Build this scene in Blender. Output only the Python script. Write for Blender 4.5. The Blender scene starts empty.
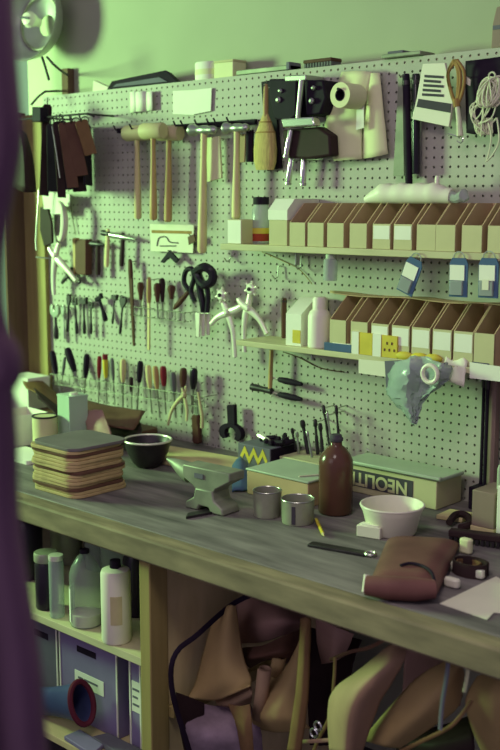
import bpy, math, random
from mathutils import Vector, Matrix
random.seed(7)
PI = math.pi
SC = bpy.context.scene
COL = SC.collection

# ------------------------------------------------------------------ camera model (used to turn measured points into metres)
FPX, HZ, VPX = 1090.0, 202.0, -937.0
PITCH = math.atan((375 - HZ) / FPX)
YAW = math.atan((250 - VPX) / math.hypot(FPX, 375 - HZ))
FH = Vector((-math.cos(YAW), math.sin(YAW), 0))
RT = Vector((math.sin(YAW), math.cos(YAW), 0))
FW = FH * math.cos(PITCH) + Vector((0, 0, -math.sin(PITCH)))
UP = FH * math.sin(PITCH) + Vector((0, 0, math.cos(PITCH)))
CAM = Vector((2.3, -2.506, 1.70))

def ray(px, py):
    return FW + RT * ((px - 250) / FPX) + UP * ((375 - py) / FPX)
def W(px, py, d=0.0):                     # point on the plane d metres in front of the pegboard
    r = ray(px, py); return CAM + r * ((2.506 - d) / r.y)
def B(px, py, z=0.9):                     # point on a horizontal plane
    r = ray(px, py); return CAM + r * ((z - 1.70) / r.z)
def kx(px): return 1.0 / ((px + 937) * 0.000613)   # widening of a width lying along the wall
def mpp(p):                               # metres per pixel at a point
    return (Vector(p) - CAM).dot(FW) / FPX

# ------------------------------------------------------------------ materials
def lin(c):
    out = []
    for v in c:
        v = v / 255.0
        out.append(v / 12.92 if v <= 0.04045 else ((v + 0.055) / 1.055) ** 2.4)
    return out
MATS = {}
def mat(name, c, rough=0.6, metal=0.0, var=0.18, scale=12.0, stretch=(1, 1, 1), bump=0.15, c2=None, trans=0.0, detail=4):
    m = bpy.data.materials.new(name); m.use_nodes = True
    nt = m.node_tree; N = nt.nodes; L = nt.links
    b = N['Principled BSDF']
    b.inputs['Roughness'].default_value = rough
    b.inputs['Metallic'].default_value = metal
    b.inputs['Specular IOR Level'].default_value = 0.06 if (sum(c) < 330 and not metal and rough > 0.3) else 0.25
    tc = N.new('ShaderNodeTexCoord'); mp = N.new('ShaderNodeMapping')
    mp.inputs['Scale'].default_value = stretch
    L.new(tc.outputs['Object'], mp.inputs['Vector'])
    nz = N.new('ShaderNodeTexNoise'); nz.inputs['Scale'].default_value = scale
    nz.inputs['Detail'].default_value = detail
    L.new(mp.outputs['Vector'], nz.inputs['Vector'])
    rp = N.new('ShaderNodeValToRGB')
    a = lin(c); d = lin(c2) if c2 else [min(1, v * (1 + var)) for v in a]
    a0 = a if c2 else [v * (1 - var) for v in a]
    rp.color_ramp.elements[0].position = 0.3; rp.color_ramp.elements[1].position = 0.72
    rp.color_ramp.elements[0].color = (*a0, 1); rp.color_ramp.elements[1].color = (*d, 1)
    L.new(nz.outputs['Fac'], rp.inputs['Fac']); L.new(rp.outputs['Color'], b.inputs['Base Color'])
    if bump:
        bp = N.new('ShaderNodeBump'); bp.inputs['Strength'].default_value = bump; bp.inputs['Distance'].default_value = 0.004
        L.new(nz.outputs['Fac'], bp.inputs['Height']); L.new(bp.outputs['Normal'], b.inputs['Normal'])
    if trans:
        tr = N.new('ShaderNodeBsdfTransparent'); tr.inputs['Color'].default_value = (*[0.6 + 0.4 * v for v in a], 1)
        mx = N.new('ShaderNodeMixShader'); mx.inputs['Fac'].default_value = trans
        L.new(b.outputs['BSDF'], mx.inputs[1]); L.new(tr.outputs['BSDF'], mx.inputs[2])
        L.new(mx.outputs['Shader'], N['Material Output'].inputs['Surface'])
    MATS[name] = m
    return m

mat('wall_paint', (164, 168, 142), 0.8, 0, 0.05, 3, bump=0.05)
mat('wall_lower', (120, 108, 112), 0.8, 0, 0.15, 4)
mat('floor_concrete', (84, 78, 84), 0.85, 0, 0.25, 5)
mat('hardboard', (172, 168, 156), 0.62, 0, 0.05, 6, bump=0.03)
mat('post_wood', (148, 132, 82), 0.7, 0, 0.12, 8, (6, 6, 0.6))
mat('casing_brown', (104, 82, 68), 0.7, 0, 0.15, 8, (6, 6, 0.6))
mat('bench_top', (88, 82, 82), 0.55, 0, 0.3, 5, (0.8, 5, 1), 0.3, c2=(142, 134, 130), detail=8)
mat('bench_edge', (108, 98, 80), 0.65, 0, 0.25, 6, (1, 6, 4), 0.25, c2=(150, 136, 108), detail=7)
mat('shelf_wood', (186, 178, 142), 0.65, 0, 0.10, 8, (1, 5, 5), 0.1)
mat('ply', (200, 184, 136), 0.7, 0, 0.15, 6, (1, 3, 1))
mat('card_box', (190, 182, 142), 0.8, 0, 0.06, 9, bump=0.05)
mat('card_brown', (184, 156, 122), 0.8, 0, 0.10, 9)
mat('white_card', (225, 222, 206), 0.7, 0, 0.04, 9, bump=0.04)
mat('paper', (218, 214, 190), 0.8, 0, 0.05, 9, bump=0.05)
mat('pattern_paper', (216, 214, 170), 0.8, 0, 0.06, 6, bump=0.1)
mat('print_dark', (74, 70, 76), 0.7, 0, 0.1, 20)
mat('black', (38, 29, 42), 0.6, 0, 0.2, 14)
mat('black_gloss', (34, 30, 38), 0.22, 0, 0.2, 14, bump=0.05)
mat('iron', (62, 56, 60), 0.45, 0.6, 0.25, 18)
mat('steel', (176, 176, 168), 0.32, 0.85, 0.12, 18, bump=0.05)
mat('chrome', (215, 215, 205), 0.18, 0.9, 0.05, 18, bump=0.0)
mat('cast_grey', (116, 118, 104), 0.5, 0.25, 0.25, 14, c2=(150, 152, 132))
mat('nickel', (226, 222, 204), 0.3, 0.25, 0.08, 18, bump=0.05)
mat('wood_handle', (176, 146, 96), 0.5, 0, 0.15, 9, (6, 6, 0.7))
mat('wood_pale', (206, 190, 140), 0.55, 0, 0.1, 9, (6, 6, 0.7))
mat('wood_dark', (86, 60, 50), 0.45, 0, 0.2, 9, (6, 6, 0.7))
mat('rawhide', (190, 178, 136), 0.6, 0, 0.15, 12)
mat('bristle', (184, 162, 104), 0.85, 0, 0.25, 60, (6, 6, 0.4), 0.5)
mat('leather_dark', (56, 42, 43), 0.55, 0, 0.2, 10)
mat('leather_brown', (98, 70, 58), 0.5, 0, 0.2, 10)
mat('leather_umber', (120, 92, 64), 0.55, 0, 0.2, 10)
mat('leather_tan', (172, 146, 98), 0.75, 0, 0.14, 7)
mat('leather_pale', (164, 134, 106), 0.7, 0, 0.14, 7)
mat('hide_purple', (158, 124, 112), 0.6, 0, 0.14, 7)
mat('suede_grey', (140, 120, 132), 0.9, 0, 0.3, 18, bump=0.6)
mat('bag_oxblood', (98, 66, 62), 0.5, 0, 0.16, 9, c2=(122, 86, 78))
mat('red_plastic', (122, 40, 50), 0.35, 0, 0.1)
mat('yellow_plastic', (206, 186, 60), 0.35, 0, 0.1)
mat('grey_plastic', (104, 104, 104), 0.4, 0, 0.1)
mat('blue_plastic', (76, 96, 126), 0.35, 0, 0.12)
mat('navy', (58, 58, 92), 0.5, 0, 0.15, 9)
mat('boot_navy', (66, 74, 112), 0.35, 0, 0.2, 9)
mat('maroon', (92, 38, 52), 0.5, 0, 0.15)
mat('file_blue', (128, 116, 150), 0.6, 0, 0.08)
mat('white_plastic', (222, 216, 196), 0.4, 0, 0.04, 8, bump=0.02)
mat('amber_glass', (92, 62, 50), 0.2, 0, 0.15, 7, bump=0.0)
mat('bottle_plastic', (190, 196, 190), 0.2, 0, 0.05, 6, bump=0.05, trans=0.74)
mat('clear_plastic', (190, 196, 190), 0.2, 0, 0.05, 6, bump=0.2, trans=0.5)
mat('clear_bag', (176, 186, 184), 0.18, 0, 0.1, 14, bump=0.5, trans=0.45)
mat('glass', (190, 200, 192), 0.08, 0, 0.04, 6, bump=0, trans=0.6)
mat('pane_glass', (220, 230, 222), 0.05, 0, 0.02, 2, bump=0, trans=0.9)
mat('dark_liquid', (40, 32, 44), 0.3, 0, 0.1)
mat('tin', (156, 156, 136), 0.4, 0.3, 0.2, 14)
mat('green_tin', (168, 188, 166), 0.4, 0.0, 0.08, 9)
mat('twine', (206, 204, 176), 0.9, 0, 0.12, 40)
mat('lace_tan', (150, 118, 70), 0.8, 0, 0.2, 30)
mat('slate', (104, 102, 112), 0.6, 0, 0.15, 7)
mat('pad_tan', (176, 152, 108), 0.75, 0, 0.2, 25, (1, 1, 3))
mat('pad_grey', (112, 104, 104), 0.6, 0, 0.12, 9)
mat('door_dark', (100, 76, 92), 0.8, 0, 0.2, 5)
mat('reflector', (188, 190, 180), 0.35, 0.3, 0.08, 6, bump=0.03)
mat('red_label', (150, 62, 44), 0.6); mat('yellow_label', (200, 180, 66), 0.6)
mat('tray_green', (168, 180, 156), 0.4, 0, 0.06)
mat('block_mauve', (138, 116, 106), 0.6, 0, 0.1)

# ------------------------------------------------------------------ mesh helpers
class MB:
    def __init__(s): s.v = []; s.f = []
    def add(s, vs, fs, M=None):
        o = len(s.v)
        s.v += [tuple(M @ Vector(p)) if M else tuple(p) for p in vs]
        s.f += [tuple(i + o for i in f) for f in fs]
        return s
    def box(s, c, d, M=None):
        x, y, z = [k / 2 for k in d]; cx, cy, cz = c
        vs = [(cx + i * x, cy + j * y, cz + k * z) for i in (-1, 1) for j in (-1, 1) for k in (-1, 1)]
        return s.add(vs, [(0, 1, 3, 2), (4, 6, 7, 5), (0, 4, 5, 1), (2, 3, 7, 6), (0, 2, 6, 4), (1, 5, 7, 3)], M)
    def span(s, a, b, M=None):
        return s.box([(p + q) / 2 for p, q in zip(a, b)], [abs(q - p) for p, q in zip(a, b)], M)
    def prism(s, poly, y0, y1, M=None):   # poly in x,z extruded along y
        n = len(poly)
        vs = [(p[0], y0, p[1]) for p in poly] + [(p[0], y1, p[1]) for p in poly]
        fs = [tuple(range(n)), tuple(range(2 * n - 1, n - 1, -1))] + [(i, i + n, (i + 1) % n + n, (i + 1) % n) for i in range(n)]
        return s.add(vs, fs, M)
    def prismz(s, poly, z0, z1, M=None):  # poly in x,y extruded along z
        n = len(poly)
        vs = [(p[0], p[1], z0) for p in poly] + [(p[0], p[1], z1) for p in poly]
        fs = [tuple(range(n - 1, -1, -1)), tuple(range(n, 2 * n))] + [(i, (i + 1) % n, (i + 1) % n + n, i + n) for i in range(n)]
        return s.add(vs, fs, M)
    def lathe(s, prof, n=20, M=None, c=(0, 0, 0), sy=1.0, cap=True):
        vs = []; fs = []; k = len(prof)
        for r, z in prof:
            for i in range(n):
                a = 2 * PI * i / n
                vs.append((c[0] + r * math.cos(a), c[1] + sy * r * math.sin(a), c[2] + z))
        for j in range(k - 1):
            for i in range(n):
                fs.append((j * n + i, j * n + (i + 1) % n, (j + 1) * n + (i + 1) % n, (j + 1) * n + i))
        if cap: fs.append(tuple(range(n - 1, -1, -1))); fs.append(tuple((k - 1) * n + i for i in range(n)))
        return s.add(vs, fs, M)
    def tube(s, pts, r, n=8, M=None, flat=1.0):
        pts = [Vector(p) for p in pts]; k = len(pts)
        rs = r if isinstance(r, (list, tuple)) else [r] * k
        vs = []; fs = []; u = None
        for i, p in enumerate(pts):
            t = (pts[min(i + 1, k - 1)] - pts[max(i - 1, 0)])
            if t.length < 1e-9: t = Vector((0, 0, 1))
            t.normalize()
            if u is None:
                h = Vector((0, 1, 0)) if abs(t.y) < 0.9 else Vector((1, 0, 0))
                u = (h - t * h.dot(t)).normalized()
            else:
                u = (u - t * u.dot(t)).normalized()
            w = t.cross(u)
            for j in range(n):
                a = 2 * PI * j / n
                vs.append(p + u * (rs[i] * math.cos(a) * flat) + w * (rs[i] * math.sin(a)))
        for i in range(k - 1):
            for j in range(n):
                fs.append((i * n + j, i * n + (j + 1) % n, (i + 1) * n + (j + 1) % n, (i + 1) * n + j))
        fs.append(tuple(range(n - 1, -1, -1))); fs.append(tuple((k - 1) * n + j for j in range(n)))
        return s.add(vs, fs, M)
    def ring(s, c, R, r, axis='y', n=20, m=6, a0=0, a1=2 * PI, sx=1.0, sz=1.0):
        pts = []
        for i in range(n + 1):
            a = a0 + (a1 - a0) * i / n
            x, z = R * math.cos(a) * sx, R * math.sin(a) * sz
            pts.append({'y': (c[0] + x, c[1], c[2] + z), 'z': (c[0] + x, c[1] + z, c[2]), 'x': (c[0], c[1] + x, c[2] + z)}[axis])
        return s.tube(pts, r, m)
    def build(s, name, m, parent=None, ab=False, bevel=0, sharp=35, solid=0, sub=0, origin=None):
        vs = [Vector(p) for p in s.v]
        if parent is not None:
            off = Vector((0, 0, 0)); q = parent
            while ab and q is not None: off = off + q.location; q = q.parent
        elif origin is not None: off = Vector(origin)
        else:
            lo = [min(p[i] for p in vs) for i in range(3)]; hi = [max(p[i] for p in vs) for i in range(3)]
            off = Vector(((lo[0] + hi[0]) / 2, (lo[1] + hi[1]) / 2, lo[2]))
        me = bpy.data.meshes.new(name)
        me.from_pydata([p - off for p in vs], [], s.f); me.validate(); me.update()
        import bmesh
        bm = bmesh.new(); bm.from_mesh(me); bmesh.ops.recalc_face_normals(bm, faces=bm.faces); bm.to_mesh(me); bm.free()
        me.shade_smooth(); me.set_sharp_from_angle(angle=math.radians(sharp))
        if m: me.materials.append(MATS[m])
        o = bpy.data.objects.new(name, me); COL.objects.link(o)
        if parent is not None: o.parent = parent
        else: o.location = off
        if solid:
            k = o.modifiers.new('solidify', 'SOLIDIFY'); k.thickness = solid; k.offset = 0
        if bevel:
            k = o.modifiers.new('bevel', 'BEVEL'); k.width = bevel; k.segments = 2; k.limit_method = 'ANGLE'; k.angle_limit = math.radians(40)
        if sub:
            k = o.modifiers.new('subdivision', 'SUBSURF'); k.levels = sub; k.render_levels = sub
        return o

def tag(o, label, cat, group=None, kind=None):
    if label: o['label'] = label
    if cat: o['category'] = cat
    if group: o['group'] = group
    if kind: o['kind'] = kind
    return o
def thing(name, label, cat, loc=(0, 0, 0), rot=(0, 0, 0), group=None):
    o = bpy.data.objects.new(name, None); COL.objects.link(o)
    o.empty_display_size = 0.02
    o.location = loc; o.rotation_euler = rot
    return tag(o, label, cat, group)
def struct(name, mb, m, **k):
    o = mb.build(name, m, **k); o['kind'] = 'structure'; return o
def copy_thing(src, loc=None, rot=None, label=None):
    c = src.copy(); COL.objects.link(c)
    if loc is not None: c.location = loc
    if rot is not None: c.rotation_euler = rot
    if label: c['label'] = label
    for ch in list(src.children):
        d = ch.copy(); COL.objects.link(d); d.parent = c
        for g in list(ch.children):
            e = g.copy(); COL.objects.link(e); e.parent = d
    return c
HUNG = []
def axis(name, label, cat, top, bot, d, group=None):
    """a tool on the board: Empty at its lower end, local z up its axis, local y into the wall; returns (root, length, metres per px)"""
    a = W(*top, d); b = W(*bot, d)
    v = a - b
    r = thing(name, label, cat, b, (0, math.atan2(v.x, v.z), 0), group)
    if d < 0.12 and top[1] < 420 and cat not in ('awl', 'hammer', 'mallet'): HUNG.append((a.x, a.z - 0.008, d))
    return r, v.length, mpp((a + b) / 2)
def WP(pts, d):
    return [(p.x, p.z) for p in (W(x, y, d) for x, y in pts)]
def cr(P, n):                             # Catmull-Rom through points
    P = [Vector(p) for p in P]; out = []
    for i in range(n):
        t = i / (n - 1) * (len(P) - 1); k = min(int(t), len(P) - 2); u = t - k
        p0, p1, p2, p3 = P[max(k - 1, 0)], P[k], P[k + 1], P[min(k + 2, len(P) - 1)]
        out.append(0.5 * ((2 * p1) + (p2 - p0) * u + (2 * p0 - 5 * p1 + 4 * p2 - p3) * u * u + (3 * p1 - p0 - 3 * p2 + p3) * u ** 3))
    return out
def loft(rows, nu=12, nv=20, amp=0.0):
    """smooth sheet through rows of points"""
    R = [cr(r, nu) for r in rows]
    cols = [cr([R[j][i] for j in range(len(R))], nv) for i in range(nu)]
    mb = MB(); vs = []
    for j in range(nv):
        for i in range(nu):
            p = cols[i][j].copy()
            if amp: p += Vector((random.uniform(-amp, amp), random.uniform(-amp, amp), random.uniform(-amp, amp)))
            vs.append(p)
    fs = [(j * nu + i, j * nu + i + 1, (j + 1) * nu + i + 1, (j + 1) * nu + i) for j in range(nv - 1) for i in range(nu - 1)]
    mb.add(vs, fs); return mb
def rrect(w, h, r, n=5, cx=0, cy=0):
    out = []
    for sx, sy, a0 in ((1, 1, 0), (-1, 1, PI / 2), (-1, -1, PI), (1, -1, 1.5 * PI)):
        for i in range(n + 1):
            a = a0 + PI / 2 * i / n
            out.append((cx + sx * (w / 2 - r) + r * math.cos(a), cy + sy * (h / 2 - r) + r * math.sin(a)))
    return out
RX = lambda a: Matrix.Rotation(a, 4, 'X')
RY = lambda a: Matrix.Rotation(a, 4, 'Y')
RZ = lambda a: Matrix.Rotation(a, 4, 'Z')
T = lambda x, y, z: Matrix.Translation((x, y, z))

# ------------------------------------------------------------------ the room
XL, XR = -1.20, 2.6
BT = W(270, 72, 0).z                      # top of the pegboard
struct('wall_back', MB().span((XL - 0.1, 0.10, 0), (XR, 0.16, 2.9)), 'wall_paint')
struct('floor', MB().span((XL - 0.1, -3.6, -0.05), (XR, 0.16, 0)), 'floor_concrete')
wl = MB()
wl.span((XL - 0.10, -3.6, 0), (XL, 0.10, 1.0))
wl.span((XL - 0.10, -3.6, 2.65), (XL, 0.10, 2.9))
wl.span((XL - 0.10, -3.6, 1.0), (XL, -2.3, 2.65))
struct('wall_left', wl, 'wall_paint')
wf = MB()
for y in (-2.28,):
    wf.span((XL - 0.07, y - 0.022, 1.0), (XL - 0.02, y + 0.015, 2.65))
for z in (1.02, 2.63):
    wf.span((XL - 0.07, -2.3, z - 0.02), (XL - 0.02, -0.02, z + 0.02))
wfo = struct('window_1', wf, 'casing_brown')
pn = MB().span((XL - 0.048, -2.3, 1.0), (XL - 0.044, -0.02, 2.65)).build('pane', 'pane_glass', wfo, ab=True)
struct('trim_1', MB().span((XL, -0.105, 0.9), (XL + 0.012, 0.0, 2.03)), 'casing_brown')     # brown window casing in the corner
struct('trim_2', MB().span((XL + 0.012, -0.018, 0.9), (W(47, 200).x, 0.10, 2.02)), 'post_wood')   # olive upright beside the board
struct('trim_3', MB().span((-1.06, 0.006, BT - 0.02), (2.05, 0.10, BT)), 'shelf_wood')     # ledge along the top of the board
struct('trim_4', MB().span((W(66, 80, -0.09).x, 0.07, BT), (W(72, 80, -0.09).x, 0.10, W(68, 69, -0.09).z)), 'casing_brown')

# pegboard with real holes
def pegboard():
    s = 0.0254; t = 0.005
    h0 = W(474, 463.6)                      # one hole of the photo fixes the phase of the grid
    x0 = h0.x - s * (int((h0.x + 1.062) / s) + 0.5); z0 = h0.z - s * (int((h0.z - 0.885) / s) + 0.5)
    nx = 124; nz = int((BT - z0) / s + 0.3)
    x1 = x0 + nx * s; z1 = z0 + nz * s
    V = []; F = []; idx = {}
    def vid(x, y, z):
        k = (round(x * 1e5), round(y * 1e5), round(z * 1e5))
        if k not in idx: idx[k] = len(V); V.append((x, y, z))
        return idx[k]
    r = 0.0037
    for i in range(nx):
        for j in range(nz):
            cx, cz = x0 + (i + 0.5) * s, z0 + (j + 0.5) * s; h = s / 2
            outer = [(cx + h, cz), (cx + h, cz + h), (cx, cz + h), (cx - h, cz + h), (cx - h, cz), (cx - h, cz - h), (cx, cz - h), (cx + h, cz - h)]
            inner = [(cx + r * math.cos(k * PI / 4), cz + r * math.sin(k * PI / 4)) for k in range(8)]
            for k in range(8):
                a, b = outer[k], outer[(k + 1) % 8]; c, d = inner[(k + 1) % 8], inner[k]
                F.append((vid(a[0], 0, a[1]), vid(d[0], 0, d[1]), vid(c[0], 0, c[1]), vid(b[0], 0, b[1])))
                F.append((vid(d[0], 0, d[1]), vid(d[0], t, d[1]), vid(c[0], t, c[1]), vid(c[0], 0, c[1])))
    for a, b in (((x0, z0), (x1, z0)), ((x1, z0), (x1, z1)), ((x1, z1), (x0, z1)), ((x0, z1), (x0, z0))):
        F.append((vid(a[0], 0, a[1]), vid(b[0], 0, b[1]), vid(b[0], t, b[1]), vid(a[0], t, a[1])))
    me = bpy.data.meshes.new('pegboard'); me.from_pydata([(x - x0, y, z - z0) for x, y, z in V], [], F); me.update()
    me.materials.append(MATS['hardboard'])
    o = bpy.data.objects.new('pegboard', me); COL.objects.link(o); o.location = (x0, 0, z0)
    tag(o, 'large perforated hardboard panel behind all the hanging tools', 'pegboard')
    return x0, x1, z0, z0 + nz * s
PX0, PX1, PZ0, PZ1 = pegboard()
# dark battens the board is fixed to
for z in (0.95,):
    struct('trim_5', MB().span((-1.06, 0.006, z - 0.03), (PX1, 0.10, z + 0.03)), 'casing_brown')

# ------------------------------------------------------------------ the bench
BZ = 0.90; FY = -0.83
bench = thing('workbench', 'long wooden workbench with a dark scarred top under the pegboard', 'workbench', (XL, FY, 0))
MB().span((XL + 0.025, FY + 0.055, BZ - 0.05), (PX1, -0.008, BZ)).build('tabletop', 'bench_top', bench, ab=True, bevel=0.002)
e = MB().span((XL + 0.025, FY, BZ - 0.06), (PX1, FY + 0.055, BZ)).build('front_edge', 'bench_edge', bench, ab=True, bevel=0.006)
e['label'] = 'paler worn front board of the bench'
PXA = W(140, 640, 0.80).x; PXB = W(150.5, 640, 0.80).x
MB().span((PXA, -0.80, 0), (PXB, -0.74, BZ - 0.06)).build('leg', 'post_wood', bench, ab=True, bevel=0.003)
MB().span((PXA + 0.004, -0.74, 0), (PXB - 0.006, -0.02, BZ - 0.05)).build('divider', 'ply', bench, ab=True)
MB().span((PXB - 0.006, -0.74, W(170, 672, 0.6).z - 0.03), (PXB + 0.016, -0.02, W(170, 672, 0.6).z)).build('batten', 'post_wood', bench, ab=True, bevel=0.002)
SZ = 0.565
MB().span((XL + 0.03, -0.79, SZ - 0.022), (PXA, -0.02, SZ)).build('lower_shelf', 'shelf_wood', bench, ab=True, bevel=0.002)
MB().span((XL + 0.03, -0.825, 0.235), (PXA, -0.02, 0.255)).build('bottom_shelf', 'ply', bench, ab=True, bevel=0.002)
MB().span((1.95, -0.80, 0), (2.02, -0.74, BZ - 0.06)).build('leg', 'post_wood', bench, ab=True, bevel=0.003)

# ------------------------------------------------------------------ shelves on the board
SD = 0.155
S1 = W(340, 248, SD).z; S2 = W(300, 347.5, SD).z
S1X = W(220, 246, SD).x; S2X = W(236, 341, SD).x
def shelf(z, x0, t, label):
    r = thing('wall_shelf', label, 'shelf', (x0, -0.002, z - t))
    MB().span((x0, -SD, z - t), (1.36, -0.002, z)).build('board', 'shelf_wood', r, ab=True, bevel=0.002)
    for x in (x0 + 0.17, x0 + 0.75):
        m = MB(); m.tube([(x, -0.004, z - t - 0.045), (x, -0.004, z - t - 0.003), (x, -0.10, z - t - 0.003)], 0.003, 6)
        m.build('bracket', 'steel', r, ab=True)
    return r
shelf(S1, S1X, 0.018, 'upper pale wooden shelf carrying a row of cardboard bins')
shelf(S2, S2X, 0.016, 'lower pale wooden shelf carrying bins, bottles and small packets')

def make_bin(w, hf, hb, dp, sl):
    """open-fronted parts bin: origin at the front left bottom corner"""
    r = thing('parts_bin', 'x', 'bin', (0, 0, 0))
    t = 0.003
    m = MB()
    m.span((0, 0, 0), (w, t, hf))
    m.span((0, dp - t, 0), (w, dp, hb))
    m.span((0, 0, 0), (w, dp, t))
    side = [(0, 0), (dp, 0), (dp, hb), (sl, hb), (0, hf)]
    for x in (0, w - t):
        n = 5
        vs = [(x, y, z) for y, z in side] + [(x + t, y, z) for y, z in side]
        m.add(vs, [tuple(range(n)), tuple(range(2 * n - 1, n - 1, -1))] + [(i, (i + 1) % n, (i + 1) % n + n, i + n) for i in range(n)])
    m.build('body', 'card_brown', r, sharp=20)
    MB().span((w * 0.02, -0.0012, 0.001), (w * 0.98, 0.0005, hf)).build('front_panel', 'card_box', r)
    MB().span((w * 0.06, -0.002, hf * 0.40), (w * 0.94, -0.001, hf * 0.93)).build('front_card', 'white_card', r)
    return r
BD = 0.142
h1f = W(300, 222.5, SD - 0.012).z - S1; h1b = W(300, 203, 0.08).z - S1
bin0 = make_bin(0.059, h1f, h1b, BD, 0.062)
def plain(b):                              # a copy without the paper label on its front
    for ch in list(b.children):
        if ch.name.startswith('front_card'): bpy.data.objects.remove(ch)
row1 = [(290, 'just right of the taller boxed bin', 0), (308, 'with the small clear tube hanging under it', 0), (327.5, 'third after the taller box', 0), (350, 'left of the gap where the plastic bag begins', 0), (373, 'under the left end of the plastic bag', 1), (394, 'under the middle of the plastic bag', 1), (417, 'under the right half of the plastic bag', 0), (436, 'under the right end of the plastic bag', 0), (462, 'just right of the plastic bag', 0), (488, 'cut by the right edge of the photo', 0)]
for i, (px, wh, lab) in enumerate(row1):
    b = bin0 if i == 0 else copy_thing(bin0)
    x = W(px, 240, SD - 0.012).x
    b.location = (x, -SD + 0.010, S1)
    b['label'] = 'open cardboard bin on upper shelf, ' + wh; b['group'] = 'cardboard bins on the upper shelf'
row1_bins = [o for o in COL.objects if o.get('category') == 'bin']
for b, r in zip(row1_bins, row1):
    if not r[2]: plain(b)
h2f = W(372, 323, SD - 0.012).z - S2; h2b = W(395, 299, 0.08).z - S2
bin2 = make_bin(0.0585, h2f, h2b, BD, 0.075)
row2 = [(330, 'right of the white bottle, above the blue pack', 0), (351, 'behind the left yellow-sided box', 0), (371.5, 'behind the right yellow-sided box', 1), (392, 'label half hidden above the yellow-sided pair', 1), (412, 'above the yellow packets', 1), (433, 'above the crumpled plastic bag', 1), (454, 'above the white card on the shelf edge', 1), (474.5, 'cut by the right edge of the photo', 0)]
n0 = len(row1_bins)
lst = []
for i, (px, wh, lab) in enumerate(row2):
    b = bin2 if i == 0 else copy_thing(bin2)
    b.location = (W(px, 340, SD - 0.012).x, -SD + 0.010, S2)
    b['label'] = 'open cardboard bin on lower shelf, ' + wh; b['group'] = 'cardboard bins on the lower shelf'; lst.append((b, lab))
for b, lab in lst:
    if not lab: plain(b)
# thin sheet lying on the lower bins
zz = S2 + h2b + 0.002
rows = [[(W(p, 300, y).x, -y, zz + 0.003 * math.sin(i * 1.9 + y * 30)) for i, p in enumerate((330, 352, 380, 405, 430, 455, 480, 505))] for y in (0.075, 0.05, 0.02)]
tag(loft(rows, 24, 6).build('cardboard_sheet', 'card_brown', solid=0.002), 'thin wavy sheet lying along the tops of the lower bins', 'sheet')

# taller lidded carton at the head of the upper bins
r = thing('carton', 'taller lidded pale carton at the left end of the upper bins', 'box', (W(269, 246, SD - 0.012).x, -SD + 0.012, S1))
w = W(287, 246, SD - 0.012).x - r.location.x; hh = W(278, 220, SD).z - S1; h3 = W(290, 199, 0.06).z - S1
MB().span((0, 0, 0), (w, 0.14, hh)).build('body', 'card_box', r, bevel=0.001)
m = MB(); m.add([(x, y, z) for x in (-0.002, w + 0.002) for y, z in ((-0.002, hh), (0.14, hh), (0.14, h3), (0.03, h3), (-0.002, hh + 0.028))],
      [(0, 1, 2, 3, 4), (9, 8, 7, 6, 5)] + [(i, (i + 1) % 5, (i + 1) % 5 + 5, i + 5) for i in range(5)])
m.build('lid', 'white_card', r)
# cube carton at the end of the shelf
x0 = W(228, 244, SD - 0.012).x; x1 = W(240, 244, SD - 0.012).x
zt = W(236, 219.5, SD - 0.012).z
r = thing('carton', 'small cube carton with its lit front painted white at the left end of the upper shelf', 'box', (x0, -SD + 0.010, S1))
MB().span((0, 0, 0), (x1 - x0 + 0.008, 0.075, zt - S1)).build('body', 'card_box', r, bevel=0.0015)
MB().span((0.002, -0.0012, 0.002), (x1 - x0 + 0.006, 0.0004, zt - S1 - 0.002)).build('front_card', 'white_card', r)  # white sheet over the front imitates window light falling on it
# jar on the shelf
p = W(261, 244, 0.07); p.z = S1; k = mpp(p)
r = thing('jar', 'dark capped glass jar with a red and yellow label beside the cube carton', 'jar', p)
jh = W(261, 197, 0.07).z - S1
MB().lathe([(0.026, 0), (0.028, 0.004), (0.028, jh * 0.72), (0.022, jh * 0.8), (0.021, jh * 0.86)], 20).build('body', 'clear_plastic', r)
MB().lathe([(0.0285, jh * 0.06), (0.0285, jh * 0.22)], 20).build('lower_label', 'red_label', r)
MB().lathe([(0.0287, jh * 0.22), (0.0287, jh * 0.34)], 20).build('upper_label', 'yellow_label', r)
MB().lathe([(0.024, jh * 0.84), (0.024, jh)], 20).build('cap', 'black', r)
# plastic bag lying on the bins
zb = S1 + h1b; a = W(366, 198, 0.075); b_ = W(452, 196, 0.075)
n = 26; pts = []; rs = []
for i in range(n):
    t = i / (n - 1); x = a.x + (b_.x - a.x) * t
    rr = 0.027 * (0.35 + 0.65 * min(1, t * 5)) * (1 if t < 0.8 else 1 - 0.3 * (t - 0.8) * 5) * (1 + 0.03 * math.sin(i * 1.3) + 0.02 * math.sin(i * 2.9 + 1))
    pts.append((x, -0.075, zb + rr * 0.92)); rs.append(rr)
r = thing('plastic_bag', 'long white filled plastic bag lying on top of the upper bins', 'bag', (a.x, -0.075, zb))
MB().tube(pts, rs, 14).build('pouch', 'white_plastic', r, ab=True, sharp=60)
m = MB(); m.tube([(b_.x - 0.005, -0.075, zb + 0.018), (b_.x + 0.02, -0.08, zb + 0.012), (b_.x + 0.04, -0.085, zb + 0.02), (b_.x + 0.05, -0.085, zb + 0.008)], [0.016, 0.013, 0.017, 0.008], 10)
m.build('twisted_end', 'clear_plastic', r, ab=True)
MB().lathe([(0.006, 0), (0.006, 0.018), (0.004, 0.024)], 10, c=(W(437, 185, 0.075).x, -0.075, zb + 0.046)).build('spout', 'white_plastic', r, ab=True)

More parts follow.
